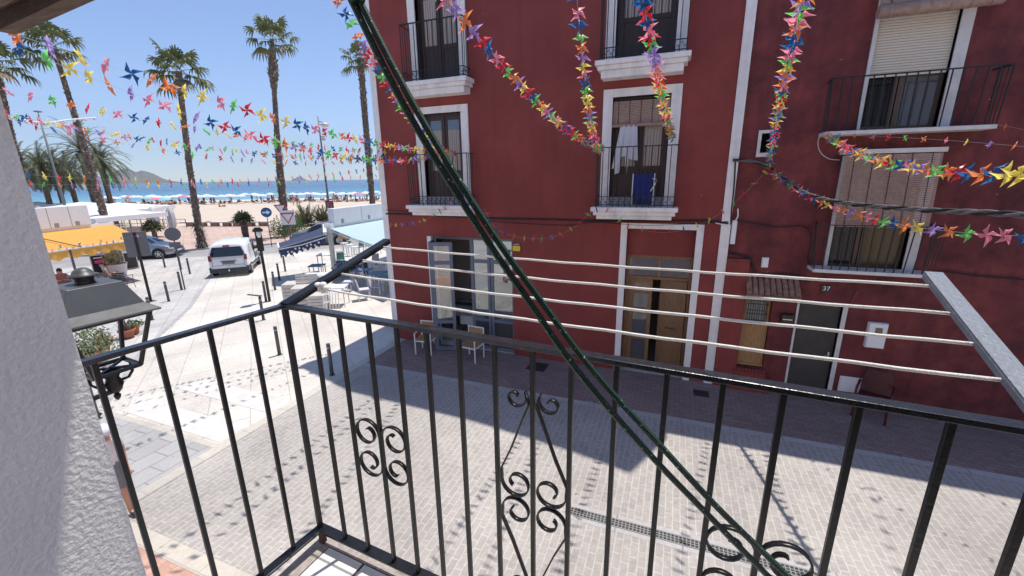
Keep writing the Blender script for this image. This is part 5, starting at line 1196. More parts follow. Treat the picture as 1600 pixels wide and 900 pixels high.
sb = onz(505, 381); su_t, surows = make_car('dark_car', 'dark blue-grey estate car parked behind the dark blue awning', sb, -125, su, dark_blue, (-1.35, 1.38), .34, windows=[('side_window', (2.05, 3.55, 5.2, 8.2)), ('side_window', (3.6, 5.2, 5.2, 8.0)), ('windscreen', (5.1, 5.9, 7.6, 14.4)), ('rear_window', (1.05, 1.9, 8.2, 13.8))])
for s in (-1, 1): b = MB(); b.box(1.86, 2.16, s*.66-.14, s*.66+.14, .72, .88); b.build('headlight', head_l, su_t, bevel=.04)
b = MB(); b.bar((-1.7, .66, 1.70), (.7, .66, 1.70), .035, .03); b.bar((-1.7, -.66, 1.70), (.7, -.66, 1.70), .035, .03); b.build('roof_rail', alloy, su_t)
b = MB(); b.box(2.14, 2.23, -.45, .45, .55, .80); b.build('grille', black_plastic, su_t, bevel=.02)
# ---------------------------------------------------------------- street furniture on the plaza
bol = thing('bollard', 'x', 'bollard', (0, 0, 0)); bol['group'] = 'dark grey steel bollards'
b = MB(); b.lathe([(.048, 0), (.048, .86), (.044, .875), (.02, .88)], n=14); b.build('post', grey_metal, bol)
b = MB(); b.lathe([(.0495, .76), (.0495, .785)], n=14); b.build('band', alloy, bol)
b = MB(); b.lathe([(.075, 0), (.075, .012), (.05, .02)], n=14); b.build('base_plate', grey_metal, bol)
bl = [((519, 586), 'bollard half in the house shadow in front of the restaurant tables'), ((437, 554.5), 'bollard standing alone on the pale slabs behind the railing corner'), ((412, 500), 'bollard whose top is crossed by the short black bar'),
      ((416, 471), 'bollard at the foot of the black signal post'), ((430, 453), 'third bollard of the row right of the white van'), ((437, 438), 'fourth bollard of the row right of the white van'), ((446, 424), 'farthest bollard of the row right of the white van'),
      ((297, 428), 'bollard close left of the white van'), ((284, 453), 'bollard at the foot of the thin pole with the round sign'), ((264, 471), 'bollard left of the round sign pole, second nearest on the left'), ((238, 500), 'leaning looking bollard right above the lantern roof edge'),
      ((258, 418), 'bollard below the front wheel of the silver car'), ((283, 421), 'bollard below the nose of the silver car'), ((153, 655), 'bollard partly hidden behind the lantern bracket scroll')]
for i, ((x, y), lab) in enumerate(bl):
    p = onz(x, y)
    if i == 0: bol.location = p; bol['label'] = lab
    else: dup(bol, p, 0, lab)
def pole(t, base, h, r=.035, m=grey_metal, name='pole'): b = MB(); b.tube([base, base+UP*h], r, n=10); return b.build(name, m, t, world=True)
def disc(c, n, r, th=.02):
    n = n.normalized(); q = n.to_track_quat('Z', 'Y').to_matrix(); b = MB(); b.lathe([(r, 0), (r, th)], c, 28, axis=q, sm=False); return b
def facing(p): v = Vector((EYE.x-p.x, EYE.y-p.y, 0)); return v.normalized()
# round sign back
p = onz(283, 453)+Vector((.12, .1, 0)); t = thing('road_sign', 'round grey sign back with a small plate below it on a thin pole', 'road sign', p); pole(t, p, 2.95, .03); f = facing(p)
c = p+UP*2.62; disc(c+f*.035, f, .30).build('sign_disc', mid_grey, t, world=True)
b = MB(); b.obox(c-UP*.48+f*.035, .42, .03, .22, f.to_track_quat('Y', 'Z').to_matrix()); b.build('plate', mid_grey, t, world=True)
# double board
p = onz(236, 471); t = thing('sign_board', 'two tall grey boards seen from behind on a thick black post', 'sign', p); f = facing(p); sd_ = Vector((-f.y, f.x, 0)); b = MB(); b.bar(p, p+UP*2.95, .10, .10, up=f); b.build('post', black_paint, t, world=True)
q = Matrix((sd_, -f, UP)).transposed()
for s in (-1, 1): b = MB(); b.obox(p+UP*2.46+sd_*s*.205+f*.0, .33, .06, 1.02, q); b.build('board', mid_grey, t, world=True, bevel=.01)
b = MB(); b.box(p.x-.15, p.x+.15, p.y-.15, p.y+.15, 0, .015); b.build('foot_plate', grey_metal, t, world=True)
# black signal post
p = onz(421.5, 471); t = thing('signal_post', 'black post with a long box head and a white lamp, right of the white van', 'signal post', p); f = facing(p); sd_ = Vector((-f.y, f.x, 0)); q = Matrix((sd_, -f, UP)).transposed()
b = MB(); b.tube([p, p+UP*2.3], .055, n=10); b.build('post', black_paint, t, world=True)
b = MB(); b.obox(p+UP*2.62, .24, .20, .95, q); b.build('head', black_paint, t, world=True, bevel=.02)
b = MB(); b.obox(p+UP*3.0-sd_*.0+f*.14, .36, .20, .10, q); b.build('hood', black_paint, t, world=True)
b = MB(); b.ball(p+UP*2.86+f*.13-sd_*-.02, (.09, .09, .17), 12, 8); b.build('lamp', white_plastic, t, world=True)
# short black bar on a post (barrier)
p = onz(412, 500); t = thing('barrier_bar', 'short horizontal black bar crossing the top of a bollard', 'bar', p+UP*.9); c = p+UP*.92; a_ = onz(384, 460, .9); b = MB(); b.bar(c+(a_-c).normalized()*.62, c-(a_-c).normalized()*.1, .06, .03); b.build('bar', black_paint, t, world=True)
b = MB(); b.tube([p, p+UP*.93], .03, n=8); b.build('post', grey_metal, t, world=True)
# blue arrow sign
p = onz(425, 386); t = thing('road_sign', 'round blue sign with a white arrow on a thin pole', 'road sign', p); f = facing(p); sd_ = Vector((-f.y, f.x, 0)); pole(t, p, 2.75, .03); c = p+UP*2.62
disc(c+f*.03, f, .36).build('sign_disc', mat('sign_blue', (.012, .09, .26), rough=.4), t, world=True)
b = MB(); g_ = lambda u, v: c+f*.062+sd_*u+UP*v
b.prism([g_(-.25, .05), g_(-.25, -.05), g_(.02, -.05), g_(.02, -.16), g_(.26, 0), g_(.02, .16), g_(.02, .05)], f*.004); b.build('arrow', white_ink, t, world=True)
# give way signs
sred = mat('sign_red', (.42, .02, .03), rough=.4)
def giveway(px_, py_, zc, w_, label, panel_=False, back=0):
    p = onz(px_, py_); t = thing('give_way_sign', label, 'road sign', p); f = facing(p); sd_ = Vector((-f.y, f.x, 0)); pole(t, p, zc+.35, .035); c = p+UP*zc+f*.04; h = w_*.87
    if panel_: q = Matrix((sd_, -f, UP)).transposed(); b = MB(); b.obox(c-f*.01-UP*.02, w_*1.02, .02, w_*1.12, q); b.build('panel', mat('sign_white', (.62, .62, .64), rough=.5), t, world=True)
    b = MB(); tri = lambda k, o: [c+f*o+sd_*(-w_/2*k)+UP*(h*.40*k), c+f*o+sd_*(w_/2*k)+UP*(h*.40*k), c+f*o-UP*(h*.60*k)]
    b.prism(tri(1, .005), f*.012); b.build('red_triangle', sred, t, world=True); b = MB(); b.prism(tri(.72, .018), f*.004); b.build('white_triangle', white_ink if not panel_ else MATS['sign_white'], t, world=True)
giveway(457, 389, 2.32, .92, 'red and white triangle sign on a square pale panel', True); giveway(446, 378, 2.72, .92, 'triangle sign half hidden behind the square panelled one')
# tall street lamps
def street_lamp(px_, py_, top_y, label, poster=False, tilt=0):
    p = onz(px_, py_); lo, hi = 1, 60
    for _ in range(50):
        m_ = (lo+hi)/2; d = Vector((p.x, p.y, m_))-EYE; y = 450-FPX*d.dot(_u)/d.dot(_f)
        if y > top_y: lo = m_
        else: hi = m_
    t = thing('street_lamp', label, 'street lamp', p); b = MB(); b.tube([p, p+UP*lo*.3, p+UP*lo], [.15, .12, .07], n=10); b.build('post', mat('lamp_post_paint', (.13, .15, .16), rough=.5), t, world=True)
    f = facing(p); sd_ = Vector((-f.y, f.x, 0))
    if poster:
        b = MB(); c = p+UP*(lo-.9)+sd_*.62; b.ball(c, (.50, .50, .28), 14, 8); b.build('lamp_head', mat('lamp_shell', (.55, .55, .52), rough=.4), t, world=True); b = MB(); b.tube([p+UP*(lo-.5), c+UP*.25], .04, n=6); b.tube([p+UP*(lo-2.2), p+UP*(lo-2.2)+sd_*.5], .04, n=6); b.build('arm', MATS['lamp_post_paint'], t, world=True)
        b = MB(); c = p+UP*(lo-2.5)+sd_*.30; b.ball(c, (.28, .28, .2), 12, 6); b.build('lower_lamp_head', MATS['lamp_shell'], t, world=True)
        q = Matrix((sd_, -f, UP)).transposed(); c = p+f*.16+sd_*.08; zc = 4.9-(322-281)/674*hypot(p.x, p.y)*.90; b = MB(); b.obox(c+UP*zc, .92, .03, 1.25, q); ps = b.build('poster', mat('poster_dark', (.05, .02, .03), rough=.5), t, world=True)
        b = MB(); b.obox(c+UP*(zc-.34)+f*.02, .62, .01, .34, q); b.build('poster_patch', mat('poster_green', (.20, .32, .06)), t, world=True); b = MB(); b.obox(c+UP*(zc+.42)+f*.02, .7, .01, .14, q); b.obox(c+UP*(zc+.12)+f*.02-sd_*.15, .2, .01, .34, q); b.obox(c+UP*(zc+.08)+f*.02+sd_*.18, .2, .01, .30, q); b.build('poster_print', mat('poster_pink', (.42, .14, .20)), t, world=True)
    else:
        b = MB(); b.tube([p+UP*lo, p+UP*(lo+.25)+f*.6], .04, n=6); b.ball(p+UP*(lo+.26)+f*.8, (.35, .35, .09), 12, 5); b.build('lamp_head', MATS['lamp_post_paint'], t, world=True)
    return t, p, lo
street_lamp(517, 345, 182, 'street lamp with a round pale head and a poster on its post', True)
lp, lpp, lph = street_lamp(112, 360, 180, 'slim plain lamp post leaning in front of the date palms')
# string of festoon lights from the left
b = MB(); pts = smooth([atd(-60, 155, 16), atd(0, 176, 17), atd(30, 186, 18), atd(70, 192, 20), atd(110, 187, 22), atd(150, 184, 24)], 8); b.tube(pts, .045, n=5)
for i, p in enumerate(pts[::3]): b.ball(p-UP*.07, .07, 6, 4)
tag(rebase(b.build('festoon', mat('festoon_white', (.6, .6, .62), rough=.6))), 'knobbly pale rope of lights running from the left edge to the leaning palm', 'light string')
# ---- awnings and canopies
orange_c = mat('orange_awning_cloth', (.80, .44, .10), rough=.9, var=.06, vscale=2, trans=.3)
blue_c = mat('pale_blue_awning_cloth', (.52, .66, .70), rough=.9, var=.04, vscale=2, trans=.25)
navy_c = mat('dark_blue_awning_cloth', (.035, .045, .10), rough=.8, var=.1, vscale=3)
white_c = mat('white_canopy_cloth', (.80, .80, .80), rough=.9, var=.04, vscale=1, trans=.2)
panel_w = mat('white_roof_panel', (.66, .67, .70), rough=.5, var=.04, vscale=2)
def quadsheet(b, A, B, C_, D_, n=10, m_=8, sag=.05, thick=.01, wave=0):
    for off in (0, -thick):
        rows = []
        for j in range(m_+1):
            v = j/m_; row = []
            for i in range(n+1):
                u = i/n; p = A.lerp(B, u).lerp(D_.lerp(C_, u), v); p = p-UP*(sag*sin(pi*v)*1)+UP*off+UP*wave*sin(u*9+v*3)*.5; row.append(p)
            rows.append(row)
        b.grid(rows)
def valance(b, A, B, h=.25, n=40, amp=.03):
    rows = []
    d = (B-A).normalized(); nr = Vector((-d.y, d.x, 0))
    for j in range(3): rows.append([A.lerp(B, i/n)-UP*(h*j/2*(1+.18*sin(i*1.3)))+nr*amp*sin(i*1.7)*j/2 for i in range(n+1)])
    b.grid(rows)
def awning(label, A, B, C_, D_, m_, post=None, roofh=.85, cassette=True, val=.30):
    # A-B cassette line (high), D-C front edge (low)
    base = Vector(((A.x+B.x)/2, (A.y+B.y)/2, 0)); t = thing('awning', label, 'awning', base)
    b = MB(); quadsheet(b, A, B, C_, D_); b.build('canopy', m_, t, world=True); b = MB(); valance(b, D_, C_, val); b.build('valance', m_, t, world=True)
    b = MB(); b.bar(D_, C_, .07, .06); b.build('front_bar', white_metal, t, world=True); b = MB(); b.bar(A+UP*.06, B+UP*.06, .16, .14); b.build('cassette', white_metal, t, world=True)
    for X, Y in ((A, D_), (B, C_)): b = MB(); q = X.lerp(Y, .5)+UP*.02; b.bar(X-UP*.12, q-UP*.16, .05, .04); b.bar(q-UP*.16, Y-UP*.04, .05, .04); b.build('arm', white_metal, t, world=True)
    return t
# orange one, on the left
A = onz(40, 366, 2.62); B = onz(176, 350.5, 2.62); Cc = onz(228, 372, 2.15); Dd = onz(20, 402, 2.15)
aw = awning('wide orange awning with a row of pinwheels along its edge', A, B, Cc, Dd, orange_c, val=.38)
b = MB(); c = (Dd+(Cc-Dd)*.36); b.bar(c, Vector((c.x, c.y, 0)), .07, .07, up=(1, 0, 0)); b.build('post', grey_metal, aw, world=True)
for Q in (A, B): b = MB(); b.bar(Q, Vector((Q.x, Q.y, 0)), .08, .08, up=(1, 0, 0)); b.build('post', grey_metal, aw, world=True)
b = MB(); e1_ = A.lerp(Dd, .08); e2_ = Dd.lerp(Cc, .44); b.bar(e1_.lerp(A, .2)+UP*.03, e2_+UP*.04, .035, .03); b.build('cord', mat('dark_olive_rope', (.10, .08, .03)), aw, world=True)
def roofpanel(label, A, B, h, label2=None, slots=3):
    t = thing('roof_panel', label, 'panel', Vector(((A.x+B.x)/2, (A.y+B.y)/2, A.z))); d = (B-A).normalized(); nr = Vector((-d.y, d.x, 0)); b = MB(); b.bar(A+UP*h/2, B+UP*h/2, .35, h); b.build('panel', panel_w, t, world=True, bevel=.03)
    L_ = (B-A).length; b = MB(); f = facing((A+B)/2); s_ = 1 if nr.dot(f) > 0 else -1
    for i in range(slots): c = A+d*(L_*(i+.28)/slots)+UP*.14+nr*s_*.18; b.obox(c, .20, .012, .22, Matrix((d, nr, UP)).transposed())
    b.build('slot', mat('slot_grey', (.25, .26, .27)), t, world=True); b = MB()
    for i in range(1, slots): c = A+d*(L_*i/slots)+nr*s_*.178; b.bar(c+UP*.02, c+UP*(h-.02), .02, .01, up=nr)
    b.build('seam', mat('slot_grey', (.25, .26, .27)), t, world=True); return t
dv = (B-A).normalized(); up_ = Vector((0, 0, .22))
roofpanel('white slotted roof panel standing above the orange awning', A+up_*.6, A.lerp(B, .70)+up_*.6, 1.05)
garland('row of small pinwheels along the front edge of the orange awning', [Dd.lerp(Cc, i/10)+UP*.06+facing(Dd)*.06 for i in range(11)], sp=.27, seed=41, size=.85, thread=False, skew=.6)
garland('sparse thread of pinwheels in front of the orange awning cloth', [onz(45, 392, 2.9)*1.0+(onz(235, 366, 2.9)-onz(45, 392, 2.9))*(i/12) for i in range(13)], sp=.62, seed=42, size=.8)
# blue one beside the red house
A = Vector((-16.45, 16.6, 2.52)); B = Vector((-16.9, 23.6, 2.52)); Cc = Vector((-12.0, 21.3, 2.05)); Dd = onz(612, 392, 2.06)
aw2 = awning('pale blue awning beside the corner of the red house', A, B, Cc, Dd, blue_c, val=.18)
b = MB(); b.box(A.x-.09, A.x+.09, A.y-.09, A.y+.09, 0, 2.5); b.box(A.x-.2, A.x+.2, A.y-.14, A.y+.14, 2.3, 2.74); b.box(A.x-.3, A.x+.3, A.y-.3, A.y+.3, .001, .02); b.build('post', white_metal, aw2, world=True, bevel=.01)
roofpanel('white slotted roof panel standing above the pale blue awning', A+UP*.14+Vector((0, .2, 0)), B+UP*.14, .82)
Dn = onz(436, 388.5, 1.75); Cn = onz(434, 380, 1.75); A3 = onz(508, 367, 2.42); B3 = onz(507, 353.5, 2.42)
aw3 = awning('dark blue awning sloping down to the left of the white post', A3, B3, Cn, Dn, navy_c, val=.22)
b = MB(); valance(b, A3, Dn, .42); b.build('valance', navy_c, aw3, world=True); b = MB(); b.bar(A3+UP*.02, Dn+UP*.02, .06, .07); b.build('edge_bar', mat('grey_awning_bar', (.30, .31, .36)), aw3, world=True); B = Vector((-16.9, 23.6, 2.52))
b = MB()
for i in range(9):
    p = Dn.lerp(A3, (i+2.2)/12)-UP*(.26+.06*sin(i*2))+facing(Dn)*.06; b.ball(p, (.055, .055, .055), 6, 4)
b.build('valance_print', white_ink, aw3, world=True)
p = onz(447, 401); b = MB(); b.bar(p, p+UP*.95, .07, .05, up=(1, 0, 0)); b.bar(p+Vector((.45, .2, 0)), p+Vector((.2, .1, .95)), .05, .05); b.bar(p+Vector((-.1, 0, .95)), p+Vector((.6, .25, .95)), .07, .05); tag(rebase(b.build('support_trestle', grey_metal)), 'dark trestle under the end of the dark blue awning', 'trestle')
# white sea-front canopies
cs = [((84, 352), (60, 322)), ((150, 349), (130, 321)), ((215, 347), (195, 320))]
def canopy(label, c, wx, wy, zr, ze, rz):
    t = thing('canopy', label, 'canopy', (c.x, c.y, 0), rz, 'white canopies on the beach promenade'); b = MB(); n = 10; rows = []
    for j in range(n+1):
        row = []
        for i in range(n+1):
            u = i/n*2-1; v = j/n*2-1; q = max(abs(u), abs(v)); h = ze+(zr-ze)*(1-q)**1.3+.06*noise.noise(Vector((u*3, v*3, c.x))); row.append((u*wx, v*wy, h))
        rows.append(row)
    b.grid(rows); 
    for s in (-1, 1):
        b.grid([[(s*wx, -wy+2*wy*i/12, ze-.35*j) for i in range(13)] for j in range(2)]); b.grid([[(-wx+2*wx*i/12, s*wy, ze-.35*j) for i in range(13)] for j in range(2)])
    b.build('cloth', white_c, t)
    for sx in (-.95, .95):
        for sy in (-.95, .95): b = MB(); b.tube([(sx*wx, sy*wy, 0), (sx*wx, sy*wy, ze)], .05, n=6); b.build('post', white_metal, t)
    return t
an = radians(14)
for i, (x, y, lab) in enumerate(((70, 342, 'leftmost of the white canopies, behind the slotted roof panel'), (118, 340, 'middle white canopy left of the leaning palm trunk'), (172, 337, 'white canopy right of the leaning palm trunk, in the front row'), (100, 331, 'rear white canopy below the date palms'), (158, 330, 'rear white canopy below the rightmost date palm'), (60, 324, 'farthest white canopy below the leftmost date palm'), (186, 325.5, 'farthest white canopy left of the pink parasol'), (130, 324.5, 'farthest white canopy in the middle of the row'))):
    c = onz(x, y, 2.3); canopy(lab, c, 2.7 if i != 2 else 2.3, 3.0 if i < 3 else 4.0, 2.95, 2.35, an)
b = MB(); A = onz(60, 361, 0); B = onz(150, 356, 0)
b.bar(A+UP*.55, B+UP*.55, .04, 1.1); tag(rebase(b.build('windscreen_cloth', white_c)), 'low white cloth windbreak in front of the white canopies', 'windbreak')
# folded parasols
def folded(px_, py_, h, r, label):
    p = onz(px_, py_); t = thing('folded_parasol', label, 'parasol', p, 0, 'folded grey parasols'); b = MB(); b.tube([(0, 0, 0), (0, 0, h*.3)], .04, n=8); b.box(-.35, .35, -.35, .35, 0, .08); b.build('pole', grey_metal, t)
    b = MB(); rows = []
    for j in range(9):
        q = j/8; rr_ = r*(.62+.38*sin(q*pi))*(1-.75*max(0, q-.85)/.15); rows.append([(rr_*(1+.18*sin(i*pi/2*3.0))*cos(2*pi*i/24), rr_*(1+.18*sin(i*pi/2*3.0))*sin(2*pi*i/24), h*(.22+.78*q)) for i in range(25)])
    b.grid(rows); b.build('cloth', mat('pale_grey_cloth', (.50, .50, .51), rough=.85, var=.1, vscale=4), t); return t
folded(246, 371, 2.75, .44, 'left of the two folded grey parasols'); folded(273, 370, 2.70, .30, 'right of the two folded grey parasols')
# low concrete benches
def bench(x, y, label):
    p = onz(x, y); t = thing('bench', label, 'bench', p, radians(14), 'low pale benches at the edge of the sand'); b = MB(); b.box(-1.9, 1.9, -.28, .28, .42, .54); b.build('seat', mat('bench_stone', (.66, .63, .58), rough=.8), t, bevel=.02)
    for s in (-1.15, .35): b = MB(); b.box(s, s+.8, -.22, .22, 0, .42); b.build('support', mat('bench_block', (.28, .18, .14), rough=.9), t)
for x, y, l in ((308, 353.5, 'bench touching the palm trunk with the shaggy foot'), (346, 353.5, 'bench between the palm trunk and the young fan palm'), (381, 353.5, 'bench behind the young fan palm'), (402, 353, 'bench right of the young fan palm')): bench(x, y, l)
# hand rails
def rail_fence(name, pix, h, label, n=8):
    P_ = [onz(*q) for q in pix]; t = thing(name, label, 'railing', P_[0]); b = MB()
    for z in (h, h*.55):
        for a, c in zip(P_, P_[1:]): b.bar(a+UP*z, c+UP*z, .05, .05)
    b.build('rails', alloy if 0 else grey_metal, t, world=True); L_ = P_[-1]-P_[0]
    for i in range(n+1): b = MB(); p = P_[0]+L_*i/n; b.bar(p, p+UP*h, .06, .06, up=(1, 0, 0)); b.build('post', grey_metal, t, world=True)
rail_fence('hand_rail', [(170, 357), (292, 356)], .95, 'metal handrail at the edge of the sand behind the silver car', 7)
# planter, flowers, A-frame boards
p = onz(184, 437); t = thing('planter', 'big white round planter with pale flowers behind the seated man', 'planter', p); b = MB(); b.lathe([(.36, 0), (.42, .25), (.52, .80), (.56, .86), (.50, .86), (.47, .80)], n=24); b.build('tub', mat('planter_white', (.72, .68, .66), rough=.6, var=.05), t)
o = bush('pale flowering plant standing in the big white planter', p+UP*.82, .42, .42, .75, 700, 7, .12, mat('pale_blossom', (.55, .50, .36), rough=.7, trans=.2, col2=(.16, .20, .08), vscale=12), 'flowering_plant', 'plant')
def aboard(px_, py_, label, art, w_=.62, h=1.05):
    p = onz(px_, py_); f = facing(p); rz = atan2(f.y, f.x)+pi/2; t = thing('pavement_board', label, 'board', p, rz)
    for s in (-1, 1):
        b = MB(); q = Matrix.Rotation(radians(-12*s), 3, 'X'); b.obox((0, s*.13, h/2), w_, .025, h, q); b.build('board', mat('board_frame', (.60, .62, .66), rough=.5), t)
    b = MB(); q = Matrix.Rotation(radians(12), 3, 'X'); b.obox((0, -.155, h/2), w_-.10, .012, h-.14, q); fc = b.build('poster', mat('poster_black', (.03, .025, .03) if art == 'pink' else (.50, .46, .48), rough=.5, var=.0 if art == 'pink' else .6, vscale=5), t)
    if art == 'pink':
        b = MB(); pts = [(-.20, .06), (-.17, .17), (-.04, .20), (.10, .17), (.20, .22), (.22, .12), (.15, .04), (.0, .0), (-.14, -.01)]; b.prism([Vector((0, -.170, h/2))+q @ Vector((x, 0, z+.06)) for x, z in pts], q @ Vector((0, -.006, 0))); b.build('pink_shape', mat('poster_hot_pink', (.80, .08, .30)), t)
        b = MB(); b.obox(Vector((0, -.172, h/2))+q @ Vector((-.02, 0, .38)), .36, .006, .07, q); b.build('print', white_ink, t)
    return t
aboard(160, 428, 'pavement board with a pink shape on black', 'pink', .66, 1.15); aboard(208, 420, 'pavement board with a pale mottled poster, left of the thick sign post', 'grey', .60, 1.05)
# pots
def pot_plant(x, y, r, h, label, kind, seed):
    p = onz(x, y); t = thing('flower_pot', label+' (pot)' if 0 else label, 'flower pot', p); b = MB(); b.lathe([(r*.62, 0), (r*.92, h*.82), (r*1.06, h*.82), (r*1.08, h), (r*.95, h), (r*.92, h*.86)], n=20); b.build('pot', terracotta, t); b = MB(); b.lathe([(r*.92, h*.84), (r*.5, h*.87), (.01, h*.87)], n=16); b.build('soil', mat('soil', (.05, .035, .025), rough=1), t)
    if kind == 'spike':
        rr = random.Random(seed); c = MB()
        for i in range(34):
            a = rr.uniform(0, 6.28); q = rr.random()*r*.7; l = rr.uniform(.25, .5); bx = Vector((q*cos(a), q*sin(a), h*.86)); e = bx+Vector((cos(a)*.10, sin(a)*.10, l)); s = Vector((-sin(a), cos(a), 0))*.022; m2 = (bx+e)/2; c.add([bx-s, bx+s, m2+s*1.1, e, m2-s*1.1], [(0, 1, 2, 3, 4)])
        o = c.build('plant', mat('snake_plant_leaf', (.22, .18, .14), rough=.6, var=.3, vscale=20), t)
    elif kind == 'red': o = bush('x', Vector((0, 0, 0)), r*1.25, r*1.25, r*2.0, 160, seed, .14, mat('red_succulent', (.30, .05, .05), rough=.6, var=.3)); o.name = 'plant'; o.parent = t; o.location = (0, 0, h*.8); [o.__delitem__(k) for k in ('label', 'category')]
    else: o = bush('x', Vector((0, 0, 0)), r*2.2, r*2.2, r*(3.2 if kind == 'big' else 1.4), 1300 if kind == 'big' else 200, seed, .085, None if kind != 'big' else mat('variegated_leaf', (.30, .34, .20), rough=.6, col2=(.06, .12, .03), vscale=6, trans=.2)); o.name = 'plant'; o.parent = t; o.location = (0, 0, h*.8); [o.__delitem__(k) for k in ('label', 'category')]
    return t
pot_plant(201, 528, .22, .30, 'wide terracotta pot of spiky leaves seen between the lantern bars', 'spike', 1); pot_plant(212, 522, .15, .30, 'small terracotta pot with a green plant behind the spiky one', 'small', 2)
pot_plant(166, 556, .15, .36, 'terracotta pot with a dark red succulent under the lantern', 'red', 3); pot_plant(147, 572, .26, .42, 'terracotta pot with a big leafy variegated bush under the lantern', 'big', 4)
# ---- restaurant furniture by the red house
def stool_table(label, c, w_, d_, h, rz, m_, grp, legm=white_metal, name='cafe_table', cat='table', th=.04):
    t = thing(name, label, cat, c, rz, grp); b = MB(); b.box(-w_/2, w_/2, -d_/2, d_/2, h-th, h); b.build('tabletop', m_, t, bevel=.008)
    for sx in (-1, 1):
        for sy in (-1, 1): b = MB(); b.bar((sx*(w_/2-.05), sy*(d_/2-.05), 0), (sx*(w_/2-.06), sy*(d_/2-.06), h-th-.001), .04, .04, up=(1, 0, 0)); b.build('leg', legm, t)
    return t
blue_top = mat('blue_table_top', (.07, .18, .28), rough=.5, var=.15)
T_ = [(495, 428, .75, 1.15, .65, 'white table in front of the white awning post', white_plastic), (509, 397, 1.05, .8, .8, 'tall white table left of the white awning post', white_plastic), (524, 447, .80, .85, .7, 'rounded white table above the second clothes line', white_plastic),
      (495, 414, .72, .7, .7, 'blue topped table behind the white table by the awning post', blue_top), (590, 426, .74, .8, .8, 'blue topped table close to the house corner', blue_top), (565, 421, .74, .8, .8, 'blue topped table left of the one by the house corner', blue_top), (540, 411, .74, .8, .8, 'blue topped table behind the tilted black arm', blue_top), (606, 432, .74, .8, .8, 'blue topped table half hidden by the pale corner strip', blue_top), (600, 410, .74, .8, .8, 'blue topped table deep under the pale blue awning', blue_top)]
for x, y, h, w_, d_, lab, m_ in T_: stool_table(lab, onz(x, y, h)-UP*h, w_, d_, h, radians(R.uniform(10, 30)), m_, 'tables on the restaurant terrace')
def shell_chair(label, m_, loc=(0, 0, 0), rz=0, h=.45, grp='plastic chairs on the restaurant terrace'):
    t = thing('plastic_chair', label, 'chair', loc, rz, grp); b = MB()
    b.grid([[(-.22+.44*i/6, -.22+.44*j/5, h+.02*cos(pi*i/3)) for i in range(7)] for j in range(6)]); b.box(-.22, .22, -.22, .22, h-.03, h-.012); b.build('seat', m_, t)
    b = MB(); b.grid([[((-.22+.44*i/6)*(1-.1*j/5), .21+.09*j/5-.05*sin(pi*i/6), h+.02+.42*j/5) for i in range(7)] for j in range(6)]); b.grid([[((-.22+.44*i/6)*(1-.1*j/5), .225+.09*j/5-.05*sin(pi*i/6), h+.02+.42*j/5) for i in range(7)] for j in range(6)]); b.build('backrest', m_, t)
    for sx in (-1, 1):
        for sy in (-1, 1): b = MB(); b.tube([(sx*.18, sy*.18, h-.02), (sx*.24, sy*.24, 0)], .016, n=6); b.build('leg', m_, t)
    return t
lil = mat('lilac_white_plastic', (.62, .60, .72), rough=.35); teal = mat('teal_plastic', (.12, .28, .26), rough=.4)
c1_ = shell_chair('pale lilac chair on its legs beside the rounded white table', lil); c1_.location = onz(570, 468, 0); c1_.rotation_euler = (0, 0, 2.4)
spots = [(590, 462, 1.9, 'pale lilac chair right behind its twin', None), (607, 448, .6, 'pale chair at the blue table by the house corner', None), (545, 455, -1.2, 'pale chair left of the lilac pair', None), (575, 446, 2.8, 'pale chair under the blue topped tables', None), (602, 436, 1.2, 'pale chair deep in the awning shade near the corner', None), (560, 438, .2, 'pale chair farther left in the awning shade', None), (585, 420, -2, 'pale chair among the rear blue topped tables', None)]
for x, y, rz, lab, _ in spots: dup(c1_, onz(x, y, 0), rz, lab)
c2_ = shell_chair('teal chair just right of the white awning post', teal, onz(533, 421, 0), .6, .5, 'teal chairs on the restaurant terrace')
for x, y, rz, lab in ((562, 397, 0, 'left one of the distant teal chairs under the pale blue awning'), (575, 395, .3, 'middle one of the distant teal chairs under the pale blue awning'), (588, 397, -.3, 'right one of the distant teal chairs under the pale blue awning')): dup(c2_, onz(x, y, 0), rz, lab)
for x, y, lab in ((548, 400, 'tall white stool left of the distant teal chairs'), (540, 397, 'tall white stool beside the one by the distant teal chairs'), (556, 404, 'tall white stool nearest to the tilted black arm')):
    stool_table(lab, onz(x, y, 0), .4, .4, .78, .3, white_plastic, 'tall white stools', name='bar_stool', cat='stool')
